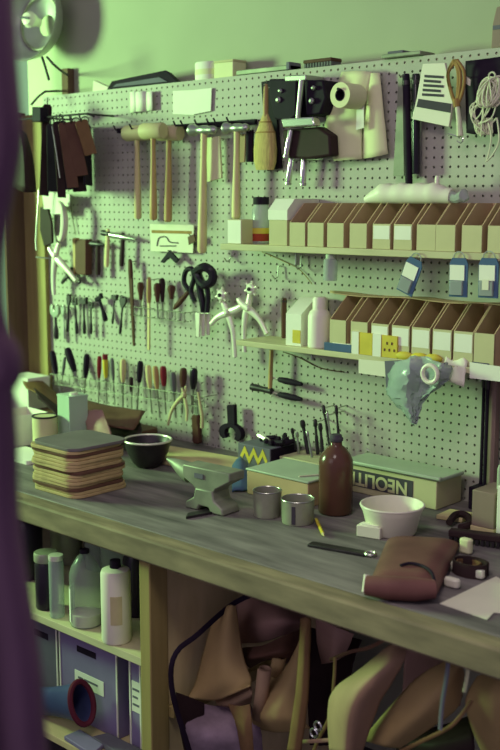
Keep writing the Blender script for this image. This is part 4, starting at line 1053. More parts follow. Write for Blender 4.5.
# two tins
for (px, py, hw, pt, lab, m_) in ((261.5, 517, 14.5, 489, 'empty open tin on the bench, the farther left of two', 'tin'), (291, 524, 17, 498, 'empty open tin with a dark streak, the nearer right of two', 'tin')):
    c = B(px, py, Z); k = mpp(c); R_ = hw * k; h = (py - pt) * k * .93
    r = thing('open_tin', lab, 'tin', (c.x, c.y + R_ * .6, Z))
    MB().lathe([(R_ * .92, 0), (R_ * .94, .003), (R_ * .99, h), (R_ * .95, h), (R_ * .90, .006), (.001, .005)], 28).build('body', m_, r, sharp=50)
    m = MB(); m.ring((0, 0, h), R_ * .985, .0018, 'z', 28, 6); m.build('rim', 'steel', r)
    m = MB()
    if px > 280:
        for a in (-1.35, -1.05):
            m.box((R_ * .97 * math.cos(a), R_ * .97 * math.sin(a), h * .45), (.012, .003, h * .7), None)
        m2 = MB(); a = -1.45
        m2.box((0, -R_ * .965, h * .45), (.010, .0025, h * .75), RZ(.45)); m2.build('dark_streak', 'print_dark', r)
# pencil
a = B(316, 521, Z); b = B(324, 538, Z); u = (b - a)
r = thing('pencil', 'yellow pencil lying on the bench between tins and bottle', 'pencil', (a.x, a.y, Z), (0, 0, math.atan2(u.y, u.x)))
L = u.length
MB().lathe([(.0042, 0), (.0042, L * .86)], 6, T(0, 0, .0045) @ RY(PI / 2)).build('shaft', 'yellow_plastic', r)
MB().lathe([(.0042, L * .86), (.0006, L)], 6, T(0, 0, .0045) @ RY(PI / 2)).build('point', 'wood_pale', r)
# brown bottle
c = B(330, 514, Z); k = mpp(c); R_ = 17.3 * k; h = 80 * k
r = thing('bottle', 'amber glass bottle standing in the middle of the bench', 'bottle', (c.x, c.y + R_ * .5, Z))
k = mpp(r.location)
MB().lathe([(R_ * .9, 0), (R_, .005), (R_, h * .62), (R_ * .97, h * .68), (R_ * .82, h * .76), (R_ * .55, h * .83), (R_ * .36, h * .86), (R_ * .33, h * .92)], 32).build('body', 'amber_glass', r, sharp=60)
MB().lathe([(R_ * .34, h * .91), (R_ * .40, h * .925), (R_ * .40, h * .955), (R_ * .34, h * .97), (R_ * .30, h)], 24).build('neck_cap', 'print_dark', r)
# chisel stand with punches
a = W(286, 462, .12); b = W(330, 468, .12); zs = W(300, 457, .12).z
r = thing('tool_block', 'pale wooden block with holes for standing punches behind the amber bottle', 'stand', ((a.x + b.x) / 2, -.09, Z))
MB().span((a.x, -.15, Z), (b.x + .03, -.03, zs)).build('block', 'shelf_wood', r, ab=True, bevel=.003)
MB().span((a.x - .01, -.16, Z), (b.x + .04, -.02, Z + .012)).build('foot', 'shelf_wood', r, ab=True, bevel=.002)
for i, (t_, b_, rp, m_, dd) in enumerate([((292, 428), (296, 456), 1.5, 'iron', .06), ((297, 432), (299, 458), 1.4, 'steel', .09), ((302, 420), (309, 456), 2.3, 'iron', .07), ((307, 431), (312, 458), 1.3, 'steel', .10), ((315, 419), (318, 456), 1.8, 'iron', .06), ((320, 423), (323, 458), 1.9, 'iron', .09), ((323, 405), (331, 452), 1.6, 'iron', .05), ((327, 412), (333, 456), 1.3, 'steel', .08), ((336, 405), (340, 452), 1.5, 'iron', .05)]):
    q, L, k = axis('punch', ['leftmost punch in the block', 'short bright punch second from the left in the block', 'stout dark punch leaning in the block', 'bright punch beside the stout dark one', 'dark upright punch in the middle of the block', 'dark thick punch right of the block middle', 'tall dark punch leaning left above the bottle', 'thin bright punch near the tall pair', 'tall dark punch at the right end of the block'][i] + ' behind the bottle', 'punch', t_, b_, dd, 'punches standing in the block')
    z_ = zs - q.location.z
    MB().lathe([(rp * k, z_ + .0005), (rp * k, L * .5), (rp * k * .75, L * .6), (rp * k * .75, L * .8)], 10).build('shank', m_, q)
    MB().lathe([(rp * k * .8, L * .78), (rp * k * 1.25, L * .84), (rp * k * 1.1, L * .97), (rp * k * .6, L)], 10).build('tip', m_, q)

# upside-down printed carton
xr = .772; yf = -.145; h = .076
x0 = W(340, 480, .145).x
r = thing('carton', 'long pale carton lying upside down with a dark lettered band, behind the bowl', 'box', (x0, yf, Z))
w = xr - x0
MB().span((0, 0, 0), (w, .12, h)).build('body', 'card_box', r, bevel=.002)
bx1 = W(413, 490, .145).x - x0
dband = MB().span((.004, -.0012, h * .24), (bx1, .0005, h * .86)).build('dark_band', 'print_dark', r)
cu = bpy.data.curves.new('lettering', 'FONT'); cu.body = 'NEOLITE'; cu.size = .052; cu.extrude = .0006; cu.align_x = 'CENTER'; cu.align_y = 'CENTER'; cu.offset = .0014
tmp = bpy.data.objects.new('tmp', cu); COL.objects.link(tmp)
dg = bpy.context.evaluated_depsgraph_get(); me = bpy.data.meshes.new_from_object(tmp.evaluated_get(dg))
bpy.data.objects.remove(tmp)
me.materials.clear(); me.materials.append(MATS['card_box'])
o = bpy.data.objects.new('lettering', me); COL.objects.link(o); o.parent = dband
lw = max(v.co.x for v in me.vertices) - min(v.co.x for v in me.vertices); s_ = (bx1 * .80) / lw
o.scale = (s_, s_, 1); o.rotation_euler = (PI / 2, PI, 0); o.location = (bx1 * .53, -.0016, h * .55)
# green tray lying over the carton
m = MB(); zt = Z + h + .001
m.prismz([(W(352, 468, .10).x, -.150), (xr + .012, -.145), (xr + .012, -.03), (W(352, 468, .10).x, -.03)], zt, zt + .010)
m.prismz([(W(352, 468, .10).x, -.158), (xr + .014, -.153), (xr + .014, -.140), (W(352, 468, .10).x, -.145)], zt + .004, zt + .014)
tag(m.build('tray', 'tray_green', bevel=.003), 'pale green-grey tray lying on top of the lettered carton', 'tray')
m = MB(); m.tube(cr([W(352, 458, .03), W(362, 459, .03), W(369, 452, .03), W(366, 448, .03)], 14), .0016, 6)
tag(m.build('wire', 'steel'), 'bent bright wire behind the lettered carton', 'wire')
# bowl
c = B(390, 540, Z); k = mpp(c)
R_ = 32.5 * k; h = 29 * k
r = thing('bowl', 'round off-white plastic bowl in front of the lettered carton', 'bowl', (c.x - .035, c.y + R_ * .72, Z))
MB().lathe([(R_ * .72, 0), (R_ * .76, .003), (R_ * .92, h * .75), (R_, h * .93), (R_ * 1.0, h), (R_ * .95, h), (R_ * .88, h * .75), (R_ * .72, .008), (.001, .006)], 36).build('body', 'white_plastic', r, sharp=60)
m = MB(); m.ring((0, 0, h), R_ * .985, .003, 'z', 36, 8); m.build('rim', 'white_plastic', r)
# white little block
a = B(366, 537, Z)
r = bbox('wax_block', 'little white block lying against the front of the bowl', 'block', (a.x + .005, a.y + .012, 0), (.062, .03, .028), .22, 'white_plastic')
m = MB(); m.prismz(rrect(.05, .02, .005, 3), .028, .031); m.build('top_chip', 'white_card', r)
# dark knife on the bench
a = B(310, 545, Z); b = B(376, 557, Z); u = b - a
r = thing('flat_file', 'dark flat file with a ring end lying in front of the bowl', 'file', (a.x, a.y, Z), (0, 0, math.atan2(u.y, u.x)))
L = u.length
MB().span((0, -.014, 0), (L * .86, .014, .006)).build('blade', 'iron', r, bevel=.001)
m = MB(); m.ring((L * .92, 0, .006), .012, .0035, 'z', 18, 6); m.build('ring_end', 'steel', r)
# leather bag
pts = [B(387, 543, Z), B(461, 547, Z), B(437, 601, Z), B(367, 597, Z)]
ctr = sum(pts, Vector()) / 4
r = thing('leather_case', 'folded oxblood leather case lying near the front of the bench', 'case', (ctr.x, ctr.y, Z))
def inset(ps, f): return [ctr + (p - ctr) * f for p in ps]
hC = .045
def quad(u, v): return (pts[3] * (1 - u) + pts[2] * u) * (1 - v) + (pts[0] * (1 - u) + pts[1] * u) * v
rows = []
for j in range(10):
    v = j / 9
    rows.append([quad(u, v) + Vector((0, 0, .010 + (hC - .004) * (1 - abs(2 * u - 1) ** 6 * .5) * (1 - v ** 5 * .7) - .006 * math.sin(v * 3) )) for u in [i / 7 for i in range(8)]])
lo = [[quad(u, v) + Vector((0, 0, .0005)) for u in [i / 7 for i in range(8)]] for v in [j / 9 for j in range(10)]]
vs = [p for rw in rows for p in rw] + [p for rw in lo for p in rw]; fs = []
nu, nv = 8, 10; o_ = nu * nv
for j in range(nv - 1):
    for i in range(nu - 1):
        a_ = j * nu + i; fs.append((a_, a_ + 1, a_ + nu + 1, a_ + nu)); fs.append((o_ + a_, o_ + a_ + nu, o_ + a_ + nu + 1, o_ + a_ + 1))
for j in range(nv - 1):
    for i in (0, nu - 1):
        a_ = j * nu + i; fs.append((a_, a_ + nu, o_ + a_ + nu, o_ + a_))
for i in range(nu - 1):
    for j in (0, nv - 1):
        a_ = j * nu + i; fs.append((a_, o_ + a_, o_ + a_ + 1, a_ + 1))
m = MB(); m.add(vs, fs); m.build('body', 'bag_oxblood', r, ab=True, sub=1, sharp=80)
m = MB(); e0 = quad(.0, .0); e1 = quad(.98, .0)
m.tube([e0 + Vector((0, -.004, .026)), quad(.3, -.03) + Vector((0, 0, .026)), quad(.7, -.03) + Vector((0, 0, .026)), e1 + Vector((0, -.004, .026))], [.020, .0245, .0245, .019], 14)
m.build('rolled_front', 'bag_oxblood', r, ab=True, sharp=80)
m = MB(); m.tube(cr([quad(.42, .16) + Vector((0, 0, hC + .006)), quad(.55, .20) + Vector((0, 0, hC + .007)), quad(.75, .16) + Vector((0, 0, hC + .006)), quad(.93, .05) + Vector((0, -.004, hC + .004)), quad(1.0, -.01) + Vector((.002, -.01, .020))], 20), .0035, 8)
m.build('edge_binding', 'black', r, ab=True)
m = MB(); m.tube([quad(-.01, .0) + Vector((0, -.006, .012)), quad(-.015, .02) + Vector((0, 0, .045))], .006, 8); m.build('pale_corner', 'white_plastic', r, ab=True)
# belt coil
c = B(470, 574, Z); k = mpp(c)
for i, (dx, dy, R1, sx_, m_, lab) in enumerate(((0, 0, 20 * k, 1.0, 'leather_dark', 'dark leather belt coiled beside the oxblood case'), (-4 * k, 3 * k, 15 * k, .9, 'leather_umber', 'ochre strap coiled inside the dark belt beside the case'))):
    r = thing('leather_belt', lab, 'belt', (c.x + dx, c.y + dy, Z))
    vs = []; fs = []; n = 40; hh = .030 - .006 * i
    for j in range(n):
        a = 2 * PI * 1.15 * j / n + .6; R2 = R1 * (1 - .12 * j / n)
        for rr, z in ((R2, 0), (R2 - .004, 0), (R2 - .004, hh), (R2, hh)):
            vs.append((rr * math.cos(a) * sx_, rr * .72 * math.sin(a), z))
    for j in range(n - 1):
        for q in range(4): fs.append((j * 4 + q, j * 4 + (q + 1) % 4, (j + 1) * 4 + (q + 1) % 4, (j + 1) * 4 + q))
    fs += [(0, 3, 2, 1), ((n - 1) * 4, (n - 1) * 4 + 1, (n - 1) * 4 + 2, (n - 1) * 4 + 3)]
    m = MB(); m.add(vs, fs); m.build('strap', m_, r)
    m = MB(); m.box((R1 * .75 * (1 if i == 0 else -1), -R1 * .35, .012), (.02, .012, .018)); m.build('buckle', 'nickel', r, bevel=.002)
q = B(452, 587, Z); tag(MB().prismz(rrect(.035, .018, .008, 4, q.x, q.y), Z, Z + .02).build('leather_offcut', 'white_plastic', bevel=.004), 'small pale lump between the oxblood case and the white paper', 'offcut')
q = B(466, 553, Z); tag(MB().prismz(rrect(.03, .02, .008, 4, q.x, q.y), Z, Z + .035).build('leather_offcut', 'pattern_paper', bevel=.004), 'small pale knob behind the coiled belt', 'offcut')
# white paper at the right
P = [B(440, 604, Z), B(487, 620, Z), B(494, 613, Z), B(505, 614, Z), B(520, 590, Z), B(496, 577, Z)]
tag(MB().prismz([(p.x, p.y) for p in P], Z, Z + .0015).build('paper_sheet', 'paper'), 'white paper sheet lying at the right end of the bench front', 'paper')
# mauve block and tall white carton at the right
p0 = B(471, 532, Z); 
x0 = p0.x; y0 = p0.y
x1 = W(494, 520, -y0).x; zt = W(480, 491, -y0).z
r = thing('wooden_block', 'mauve wooden block with a pale foot at the right edge of the bench', 'block', (x0, y0, Z))
MB().span((0, 0, .018), (x1 - x0, .10, zt - Z)).build('body', 'block_mauve', r, bevel=.002)
MB().span((-.002, -.002, 0), (x1 - x0 + .002, .102, .018)).build('foot', 'ply', r, bevel=.002)
m = MB(); m.lathe([(.006, 0), (.006, .05), (.003, .06)], 10, c=((x1 - x0) * .72, .05, zt - Z)); m.build('spindle', 'tray_green', r)
x2 = W(494.5, 526, -y0 + .012).x; zt = W(497, 484, -y0).z
r = thing('carton', 'tall white carton cut by the right edge, beside the mauve block', 'box', (x2 + .004, y0 - .012, Z))
MB().span((0, 0, 0), (.07, .09, zt - Z)).build('body', 'white_card', r, bevel=.002)
MB().span((.004, .004, zt - Z), (.066, .086, zt - Z + .003)).build('lid', 'paper', r, bevel=.001)
q0 = B(449, 541, Z); q1 = B(512, 549, Z)
r = thing('hand_brush', 'dark serrated brush lying in front of the mauve block', 'brush', (q0.x, q0.y, Z), (0, 0, math.atan2(q1.y - q0.y, q1.x - q0.x)))
L = (q1 - q0).length
MB().span((0, -.012, .014), (L, .016, .03)).build('back', 'leather_dark', r, bevel=.003)
m = MB()
for i in range(12): m.box((L * (i + .5) / 12, 0, .007), (L * .05, .02, .014))
m.build('bristle_tufts', 'iron', r)
P = [B(436, 519, Z), B(462, 523, Z), B(474, 517, Z), B(450, 513, Z)]
tag(MB().prismz([(p.x, p.y) for p in P], Z, Z + .012).build('wood_offcut', 'ply', bevel=.002), 'flat wood offcut lying at the end of the lettered carton', 'offcut')
m = MB(); m.tube(cr([B(449, 527, Z) + Vector((0, 0, .012)), B(456, 522, Z) + Vector((0, 0, .02)), B(466, 523, Z) + Vector((0, 0, .02)), B(470, 529, Z) + Vector((0, 0, .012)), B(460, 532, Z) + Vector((0, 0, .011))], 18), .009, 8)
tag(m.build('strap_loop', 'leather_dark'), 'dark strap loop between the lettered carton and the serrated brush', 'strap')
x0 = W(471, 500, .06).x
tag(MB().span((x0, -.075, Z), (x0 + .045, -.008, Z + .06)).build('gap_shade', 'black', bevel=.003), 'black block standing in for the shaded gap right of the lettered carton', 'box')  # black block put where the gap beside the carton is only shaded

# ------------------------------------------------------------------ shelf under the bench
Zs = SZ + .001
def onshelf(px, py): return B(px, py, Zs)
c = onshelf(38, 610); k = mpp(c); h = 58 * k; R_ = 11.5 * k
r = thing('jar', 'glass jar of dark liquid with a pale lid on the shelf under the bench', 'jar', (c.x, c.y + R_, Zs))
MB().lathe([(R_ * .95, 0), (R_, .004), (R_, h * .78), (R_ * .85, h * .84)], 24).build('glass_body', 'dark_liquid', r)
MB().lathe([(R_ * 1.02, h * .84), (R_ * 1.05, h * .86), (R_ * 1.05, h * .97), (R_ * .98, h)], 24).build('lid', 'tin', r)
c = onshelf(55, 617); k = mpp(c); h = 64 * k; R_ = 7.5 * k
r = thing('jar', 'tall narrow clear jar between the dark jar and the clear bottle', 'jar', (c.x, c.y + R_ * .4, Zs))
MB().lathe([(R_ * .95, 0), (R_, .004), (R_, h * .9), (R_ * .9, h * .93)], 20).build('glass_body', 'glass', r)
MB().lathe([(R_ * .95, h * .92), (R_ * 1.0, h * .94), (R_ * .98, h)], 20).build('lid', 'nickel', r)
c = onshelf(80, 626); k = mpp(c); h = 78 * k; R_ = 16 * k
r = thing('bottle', 'clear plastic bottle a third full of white powder on the shelf under the bench', 'bottle', (c.x, c.y + R_ * .5, Zs))
MB().lathe([(R_ * .95, 0), (R_, .005), (R_, h * .68), (R_ * .85, h * .78), (R_ * .5, h * .9), (R_ * .26, h * .94), (R_ * .26, h * .96)], 28).build('body', 'bottle_plastic', r)
m = MB(); m.lathe([(R_ * .92, .003), (R_ * .96, .008), (R_ * .96, h * .16), (R_ * .7, h * .18)], 26); m.build('powder', 'white_plastic', r)
m = MB(); vs = []
a0, a1 = math.radians(185), math.radians(255)
for i in range(9):
    a = a0 + (a1 - a0) * i / 8
    for rr, z in ((R_ * 1.0, h * .06), (R_ * 1.025, h * .06), (R_ * 1.025, h * .50), (R_ * 1.0, h * .50)): vs.append((rr * math.cos(a), rr * math.sin(a), z))
m.add(vs, [(i * 4 + q, i * 4 + (q + 1) % 4, (i + 1) * 4 + (q + 1) % 4, (i + 1) * 4 + q) for i in range(8) for q in range(4)] + [(3, 2, 1, 0), (32, 33, 34, 35)])
m.build('paper_label', 'white_card', r)
MB().lathe([(R_ * .30, h * .95), (R_ * .32, h * .96), (R_ * .30, h)], 16).build('cap', 'black', r)
c = onshelf(111, 642); k = mpp(c); h = 84 * k; R_ = 15 * k
r = thing('bottle', 'opaque white bottle with a black neck nearest the bench post', 'bottle', (c.x, c.y + R_ * .5, Zs))
MB().lathe([(R_ * .94, 0), (R_, .005), (R_, h * .84), (R_ * .92, h * .88), (R_ * .5, h * .905)], 28).build('body', 'white_plastic', r)
MB().lathe([(R_ * .36, h * .90), (R_ * .38, h * .91), (R_ * .36, h * .995), (R_ * .25, h)], 18).build('neck_cap', 'black', r)
m = MB(); vs = []
for i in range(7):
    a = math.radians(-62 + 45 * i / 6)
    for rr, z in ((R_ * .99, h * .25), (R_ * 1.02, h * .25), (R_ * 1.02, h * .6), (R_ * .99, h * .6)): vs.append((rr * math.cos(a), rr * math.sin(a), z))
m.add(vs, [(i * 4 + q, i * 4 + (q + 1) % 4, (i + 1) * 4 + (q + 1) % 4, (i + 1) * 4 + q) for i in range(6) for q in range(4)] + [(3, 2, 1, 0), (24, 25, 26, 27)])
m.build('side_label', 'rawhide', r)
for (px, d_, R_, h, m_, lab) in ((100, .42, .045, .20, 'glass', 'dim glass jar standing behind the two front bottles'), (118, .48, .05, .235, 'glass', 'round-shouldered dim jar behind the white bottle'), (136, .60, .035, .20, 'dark_liquid', 'dark bottle between the white bottle and the bench post'), (68, .45, .05, .22, 'tin', 'dim tin behind the narrow clear jar'), (30, .62, .045, .21, 'dark_liquid', 'dark jar farthest left under the bench')):
    x = W(px, 610, d_).x
    r = thing('jar', lab, 'jar', (x, -d_, Zs))
    MB().lathe([(R_ * .95, 0), (R_, .004), (R_, h * .8), (R_ * .7, h * .9)], 20).build('body', m_, r)
    MB().lathe([(R_ * .72, h * .89), (R_ * .72, h)], 18).build('cap', 'tin' if m_ == 'glass' else 'black', r)
# file boxes
Zb = .256
d_ = .72
def filebox(px0, px1, m_, lab, slot=None, label=None, lines=False, d_=.72):
    x0 = W(px0, 690, d_).x; x1 = W(px1, 690, d_).x
    r = thing('file_box', lab, 'box', (x0, -d_, Zb))
    h = SZ - .03 - Zb; w = x1 - x0
    MB().span((0, 0, 0), (w, .42, h)).build('body', m_, r, bevel=.002)
    for x in (0.0015, w - .0015):
        m = MB(); m.box((x, -.0008, h / 2), (.005, .003, h)); m.build('edge_strip', 'white_card', r)
    if slot:
        P = WP(slot, d_); m = MB(); P[1] = (P[1][0], WP([(slot[0][0], slot[0][1] + 6)], d_)[0][1]); m.span((P[0][0], -d_ - .0015, P[1][1]), (P[1][0], -d_ + .001, P[0][1])); o = m.build('hand_slot', 'black', r, ab=True, bevel=.0005)
    if label:
        P = WP(label, d_); P[1] = (P[1][0], WP([(label[0][0], label[0][1] + (30 if lines else 14))], d_)[0][1]); m = MB(); m.span((P[0][0], -d_ - .0015, P[1][1]), (P[1][0], -d_ + .001, P[0][1])); pl = m.build('paper_label', 'white_card', r, ab=True)
        zz_ = (P[0][1] + P[1][1]) / 2; ln = (P[1][0] - P[0][0])
        for q, (a_, b_) in enumerate(((.12, .3), (.34, .8)) if not lines else ((.1, .9), (.1, .7), (.1, .85))):
            m = MB(); zq = zz_ + .004 if not lines else P[0][1] - (q + 1) * (P[0][1] - P[1][1]) / 4
            m.span((P[0][0] + ln * a_, -d_ - .0022, zq - .004), (P[0][0] + ln * b_, -d_ - .0008, zq + .002)); m.build('written_line', 'slate', pl, ab=True)
    return r
filebox(61, 117.5, 'file_blue', 'blue-grey file box with a hand slot and a paper label under the bench', [(77, 645), (96, 660)], [(75, 669), (104, 689)])
filebox(130, 141, 'file_blue', 'blue-grey file box with a ruled label, half hidden by the bench post', None, [(132, 680), (141, 712)], True)
filebox(18, 58.5, 'slate', 'dull grey file box farthest left under the shelf', [(34, 628), (48, 636)])
# boot
g = lambda px, py, d: W(px, py, d)
r = thing('boot', 'shiny navy boot lying before the file boxes, its maroon rimmed opening to the right', 'boot', g(64, 722, .78))
a = g(26, 700, .775); b = g(82, 703, .785); ax = (b - a); L = ax.length
M = Matrix.Translation(a) @ Vector((0, 0, 1)).rotation_difference(ax.normalized()).to_matrix().to_4x4()
m = MB(); m.lathe([(.020, -.02), (.036, 0), (.040, L * .25), (.041, L * .5), (.047, L * .75), (.058, L), (.054, L), (.043, L * .75), (.03, L * .5)], 24, M, sy=.62, cap=False)
m.build('upper', 'boot_navy', r, ab=True, sharp=70)
m = MB(); q = MB().ring((0, 0, 0), .058, .008, 'z', 28, 8, sz=.62); m.add(q.v, q.f, M @ T(0, 0, L)); m.build('rim', 'maroon', r, ab=True)
# things on the bottom shelf
tag(MB().prismz([(p.x, p.y) for p in (B(92, 737, .27), B(108, 733, .27), B(146, 752, .27), B(132, 762, .27))], .256, .272).build('book', 'slate', bevel=.002), 'blue-grey book lying flat on the bottom shelf', 'book')
tag(MB().prismz([(p.x, p.y) for p in (B(64, 738, .262), B(80, 731, .262), B(104, 746, .262), B(92, 756, .262))], .256, .268).build('book', 'file_blue', bevel=.002), 'flat bluish folder lying left of the book on the bottom shelf', 'folder')

# ------------------------------------------------------------------ hides and straps under the bench
NH = [0]
def hide(label, rows, m_, name='leather_hide', nu=16, nv=22, t=.003, cat='leather'):
    NH[0] += 1
    xm = PXB + .020 + .005 * NH[0]
    def pt(p):
        q = W(*p)
        if q.x < xm: q = CAM + (q - CAM) * ((xm - CAM.x) / (q.x - CAM.x))
        return q
    R = [[pt(p) for p in rw] for rw in rows]
    mb = loft(R, nu, nv, .0006)
    mb.v = [(max(x, PXB + .004), max(min(y, -.03), -.80), min(max(z, .003), BZ - .064)) for x, y, z in mb.v]
    return tag(mb.build(name, m_, solid=t, sharp=60), label, cat)
hide('tan triangular leather piece with a pointed top hanging in front at the left', [[(226, 607, .62), (230, 605, .64), (235, 606, .63)], [(214, 620, .62), (226, 622, .66), (238, 622, .63)], [(203, 655, .62), (222, 656, .68), (243, 655, .64)], [(196, 682, .63), (222, 682, .69), (251, 678, .66)], [(188, 698, .63), (216, 700, .67), (250, 686, .70)]], 'leather_tan')
hide('curled lip of tan leather under the triangular piece', [[(214, 698, .60), (232, 690, .62), (250, 684, .66)], [(218, 706, .63), (236, 702, .66), (252, 694, .68)], [(222, 710, .58), (238, 708, .60), (251, 702, .62)]], 'leather_pale')
hide('wide brown hide sagging across the middle under the bench', [[(236, 600, .48), (262, 598, .50), (285, 604, .48), (306, 616, .44)], [(237, 622, .52), (262, 622, .56), (285, 620, .54), (304, 624, .46)], [(239, 643, .50), (262, 642, .54), (286, 634, .52), (302, 630, .44)]], 'hide_purple')
hide('brown leather fold under the wide sagging hide', [[(240, 648, .56), (262, 646, .60), (284, 636, .58), (303, 628, .50)], [(243, 660, .60), (262, 656, .64), (284, 652, .62), (300, 650, .54)], [(250, 668, .52), (266, 660, .56), (284, 662, .56), (298, 668, .5)]], 'leather_brown')
# rolled pieces
def roll(label, pa, pb, r0, d_, m_, tail=None):
    a = W(*pa, d_); b = W(*pb, d_); v = a - b
    rt = thing('leather_roll', label, 'leather', b, (0, math.atan2(v.x, v.z), 0))
    L = v.length; k = mpp(a); vs = []; fs = []; n = 36; R0 = r0 * k
    for j in range(n):
        f = j / (n - 1); a_ = -2.2 + 2 * PI * 1.25 * f; R2 = R0 * (1 - .35 * f)
        for z in (0, L): vs.append((R2 * math.cos(a_), R2 * math.sin(a_), z))
    for j in range(n - 1): fs.append((2 * j, 2 * j + 2, 2 * j + 3, 2 * j + 1))
    m = MB(); m.add(vs, fs); m.build('scroll', m_, rt, solid=.003, sharp=70)
    if tail:
        R = [[W(*p) for p in rw] for rw in tail]; loft(R, 10, 14, .0006).build('tail', m_, rt, solid=.003, sharp=60) 
        t_ = [o for o in rt.children if o.name.startswith('tail')][0]
        t_.parent = None; w_ = Matrix.Translation(t_.location); t_.parent = rt; t_.matrix_parent_inverse = (Matrix.Translation(rt.location) @ RY(rt.rotation_euler.y)).inverted(); t_.location = w_.translation
    return rt
roll('bright tan rolled leather piece standing upright in the middle heap', (265, 668), (259, 718), 7, .66, 'leather_pale')
roll('smaller tan rolled leather piece above and right of the bright roll', (280, 656), (276, 674), 7, .60, 'leather_tan')
hide('tan leather sheet spreading out beneath the rolled pieces', [[(268, 676, .60), (284, 670, .60), (300, 640, .58)], [(258, 700, .64), (280, 694, .66), (298, 680, .62)], [(252, 718, .66), (276, 718, .68), (302, 716, .64)], [(256, 728, .62), (280, 732, .64), (310, 728, .62)]], 'leather_tan')
hide('long ochre strap hanging straight down in the middle', [[(301, 618, .70), (306, 617, .71), (311, 619, .70)], [(299, 655, .71), (304, 655, .72), (310, 655, .71)], [(295, 700, .72), (301, 700, .73), (308, 700, .72)], [(287, 752, .72), (294, 753, .73), (301, 752, .72)]], 'leather_umber', 'leather_strap', 6)
hide('purplish hide hanging right of the long ochre strap', [[(316, 618, .46), (335, 626, .48), (354, 634, .46)], [(317, 640, .46), (334, 642, .49), (350, 644, .46)], [(322, 664, .46), (332, 662, .48), (344, 656, .46)]], 'hide_purple')
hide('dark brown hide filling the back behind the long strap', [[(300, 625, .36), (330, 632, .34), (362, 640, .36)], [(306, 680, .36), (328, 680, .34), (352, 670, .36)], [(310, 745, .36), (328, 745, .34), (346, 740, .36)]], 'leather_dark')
hide('large pale tan hide folded over in an S in front, right of centre', [[(386, 648, .66), (396, 642, .68), (408, 644, .66)], [(362, 668, .70), (384, 664, .74), (404, 660, .70)], [(334, 690, .72), (362, 686, .78), (392, 682, .72)], [(328, 714, .72), (350, 712, .79), (378, 706, .72)], [(330, 752, .72), (346, 754, .77), (362, 752, .72)]], 'leather_pale')
hide('tan hide lobe lying right of the large S folded one', [[(452, 658, .62), (460, 664, .63), (464, 674, .60)], [(420, 676, .66), (440, 690, .70), (458, 706, .64)], [(396, 700, .68), (416, 716, .72), (430, 728, .66)], [(362, 740, .68), (384, 746, .70), (400, 748, .66)]], 'leather_tan')
hide('purple brown hide hanging behind the two tan folds at the right', [[(404, 644, .50), (435, 652, .48), (464, 662, .5)], [(404, 668, .50), (435, 674, .47), (462, 680, .5)], [(402, 696, .50), (432, 702, .48), (460, 706, .5)]], 'hide_purple')
hide('big dim tan hide at the right edge under the bench', [[(478, 676, .62), (500, 672, .64), (530, 676, .62)], [(466, 700, .64), (492, 700, .68), (530, 700, .64)], [(472, 728, .62), (496, 730, .66), (530, 730, .62)], [(484, 756, .6), (500, 758, .62), (530, 758, .6)]], 'leather_tan')
hide('dim grey suede hide bunched at the bottom left under the bench', [[(186, 700, .52), (216, 706, .56), (250, 704, .54)], [(178, 716, .60), (214, 716, .68), (256, 716, .62)], [(184, 738, .62), (218, 738, .71), (262, 736, .64)], [(196, 765, .60), (222, 768, .68), (262, 764, .62)]], 'suede_grey')
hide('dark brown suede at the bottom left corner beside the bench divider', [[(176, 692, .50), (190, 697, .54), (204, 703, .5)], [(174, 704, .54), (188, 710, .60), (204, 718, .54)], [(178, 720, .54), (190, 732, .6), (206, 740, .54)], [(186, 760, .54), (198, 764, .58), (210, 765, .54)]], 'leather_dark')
hide('ochre leather strip hanging at the bottom between the suede and the rolls', [[(228, 704, .70), (240, 706, .71), (250, 704, .70)], [(236, 724, .71), (244, 726, .72), (252, 724, .71)], [(242, 756, .7), (248, 757, .71), (254, 756, .7)]], 'leather_umber')
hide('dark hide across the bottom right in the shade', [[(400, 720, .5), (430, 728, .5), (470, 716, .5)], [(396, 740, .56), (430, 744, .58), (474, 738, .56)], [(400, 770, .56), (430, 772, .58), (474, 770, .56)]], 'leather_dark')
def band(label, pts, w, m_, flat=.25, cat='strap', name='leather_strap'):
    m = MB(); k = mpp(W(*pts[0])); xm = PXB + .10
    q = [W(*p) for p in pts]; q = [CAM + (v - CAM) * ((xm - CAM.x) / (v.x - CAM.x)) if v.x < xm else v for v in q]
    for v in q: v.z = min(v.z, BZ - .07)
    m.tube(cr(q, 24), w * k, 8, flat=flat)
    return tag(m.build(name, m_), label, cat)
band('dark strap curving in a wide arc beside the bench divider', [(262, 590, .55), (236, 602, .58), (218, 616, .60), (196, 636, .62), (178, 650, .63), (171, 670, .64), (174, 700, .64), (186, 740, .62), (194, 765, .6)], 2.6, 'black')
band('thin ochre strip standing upright right of the long strap', [(335, 657, .66), (334, 680, .67), (330, 715, .68), (318, 740, .68), (312, 756, .68)], 2.2, 'leather_umber')
band('thin dark strip slanting up to the bench edge over the ochre strip', [(330, 660, .64), (350, 652, .66), (368, 648, .68), (384, 640, .70)], 1.8, 'leather_brown')
band('bluish strap hanging straight over the tan lobe', [(449, 656, .76), (446, 680, .77), (442, 705, .77), (440, 730, .77)], 2.6, 'slate')
band('thin pale strap hanging right of the bluish one', [(468, 662, .72), (467, 676, .72), (464, 692, .72)], 2.2, 'pattern_paper')
band('dark cord curving along the bottom below the tan lobe', [(400, 752, .74), (420, 742, .75), (448, 728, .75), (462, 714, .74), (472, 700, .72)], 2.0, 'leather_umber')
for i, (px, py, lab) in enumerate(((314, 733, 'bright little buckle glinting by the foot of the long strap'), (318, 726, 'second little buckle just above the bright one'))):
    m = MB(); m.ring(tuple(W(px, py, .70)), .010, .003, 'y', 14, 6); tag(m.build('buckle', 'chrome'), lab, 'buckle')
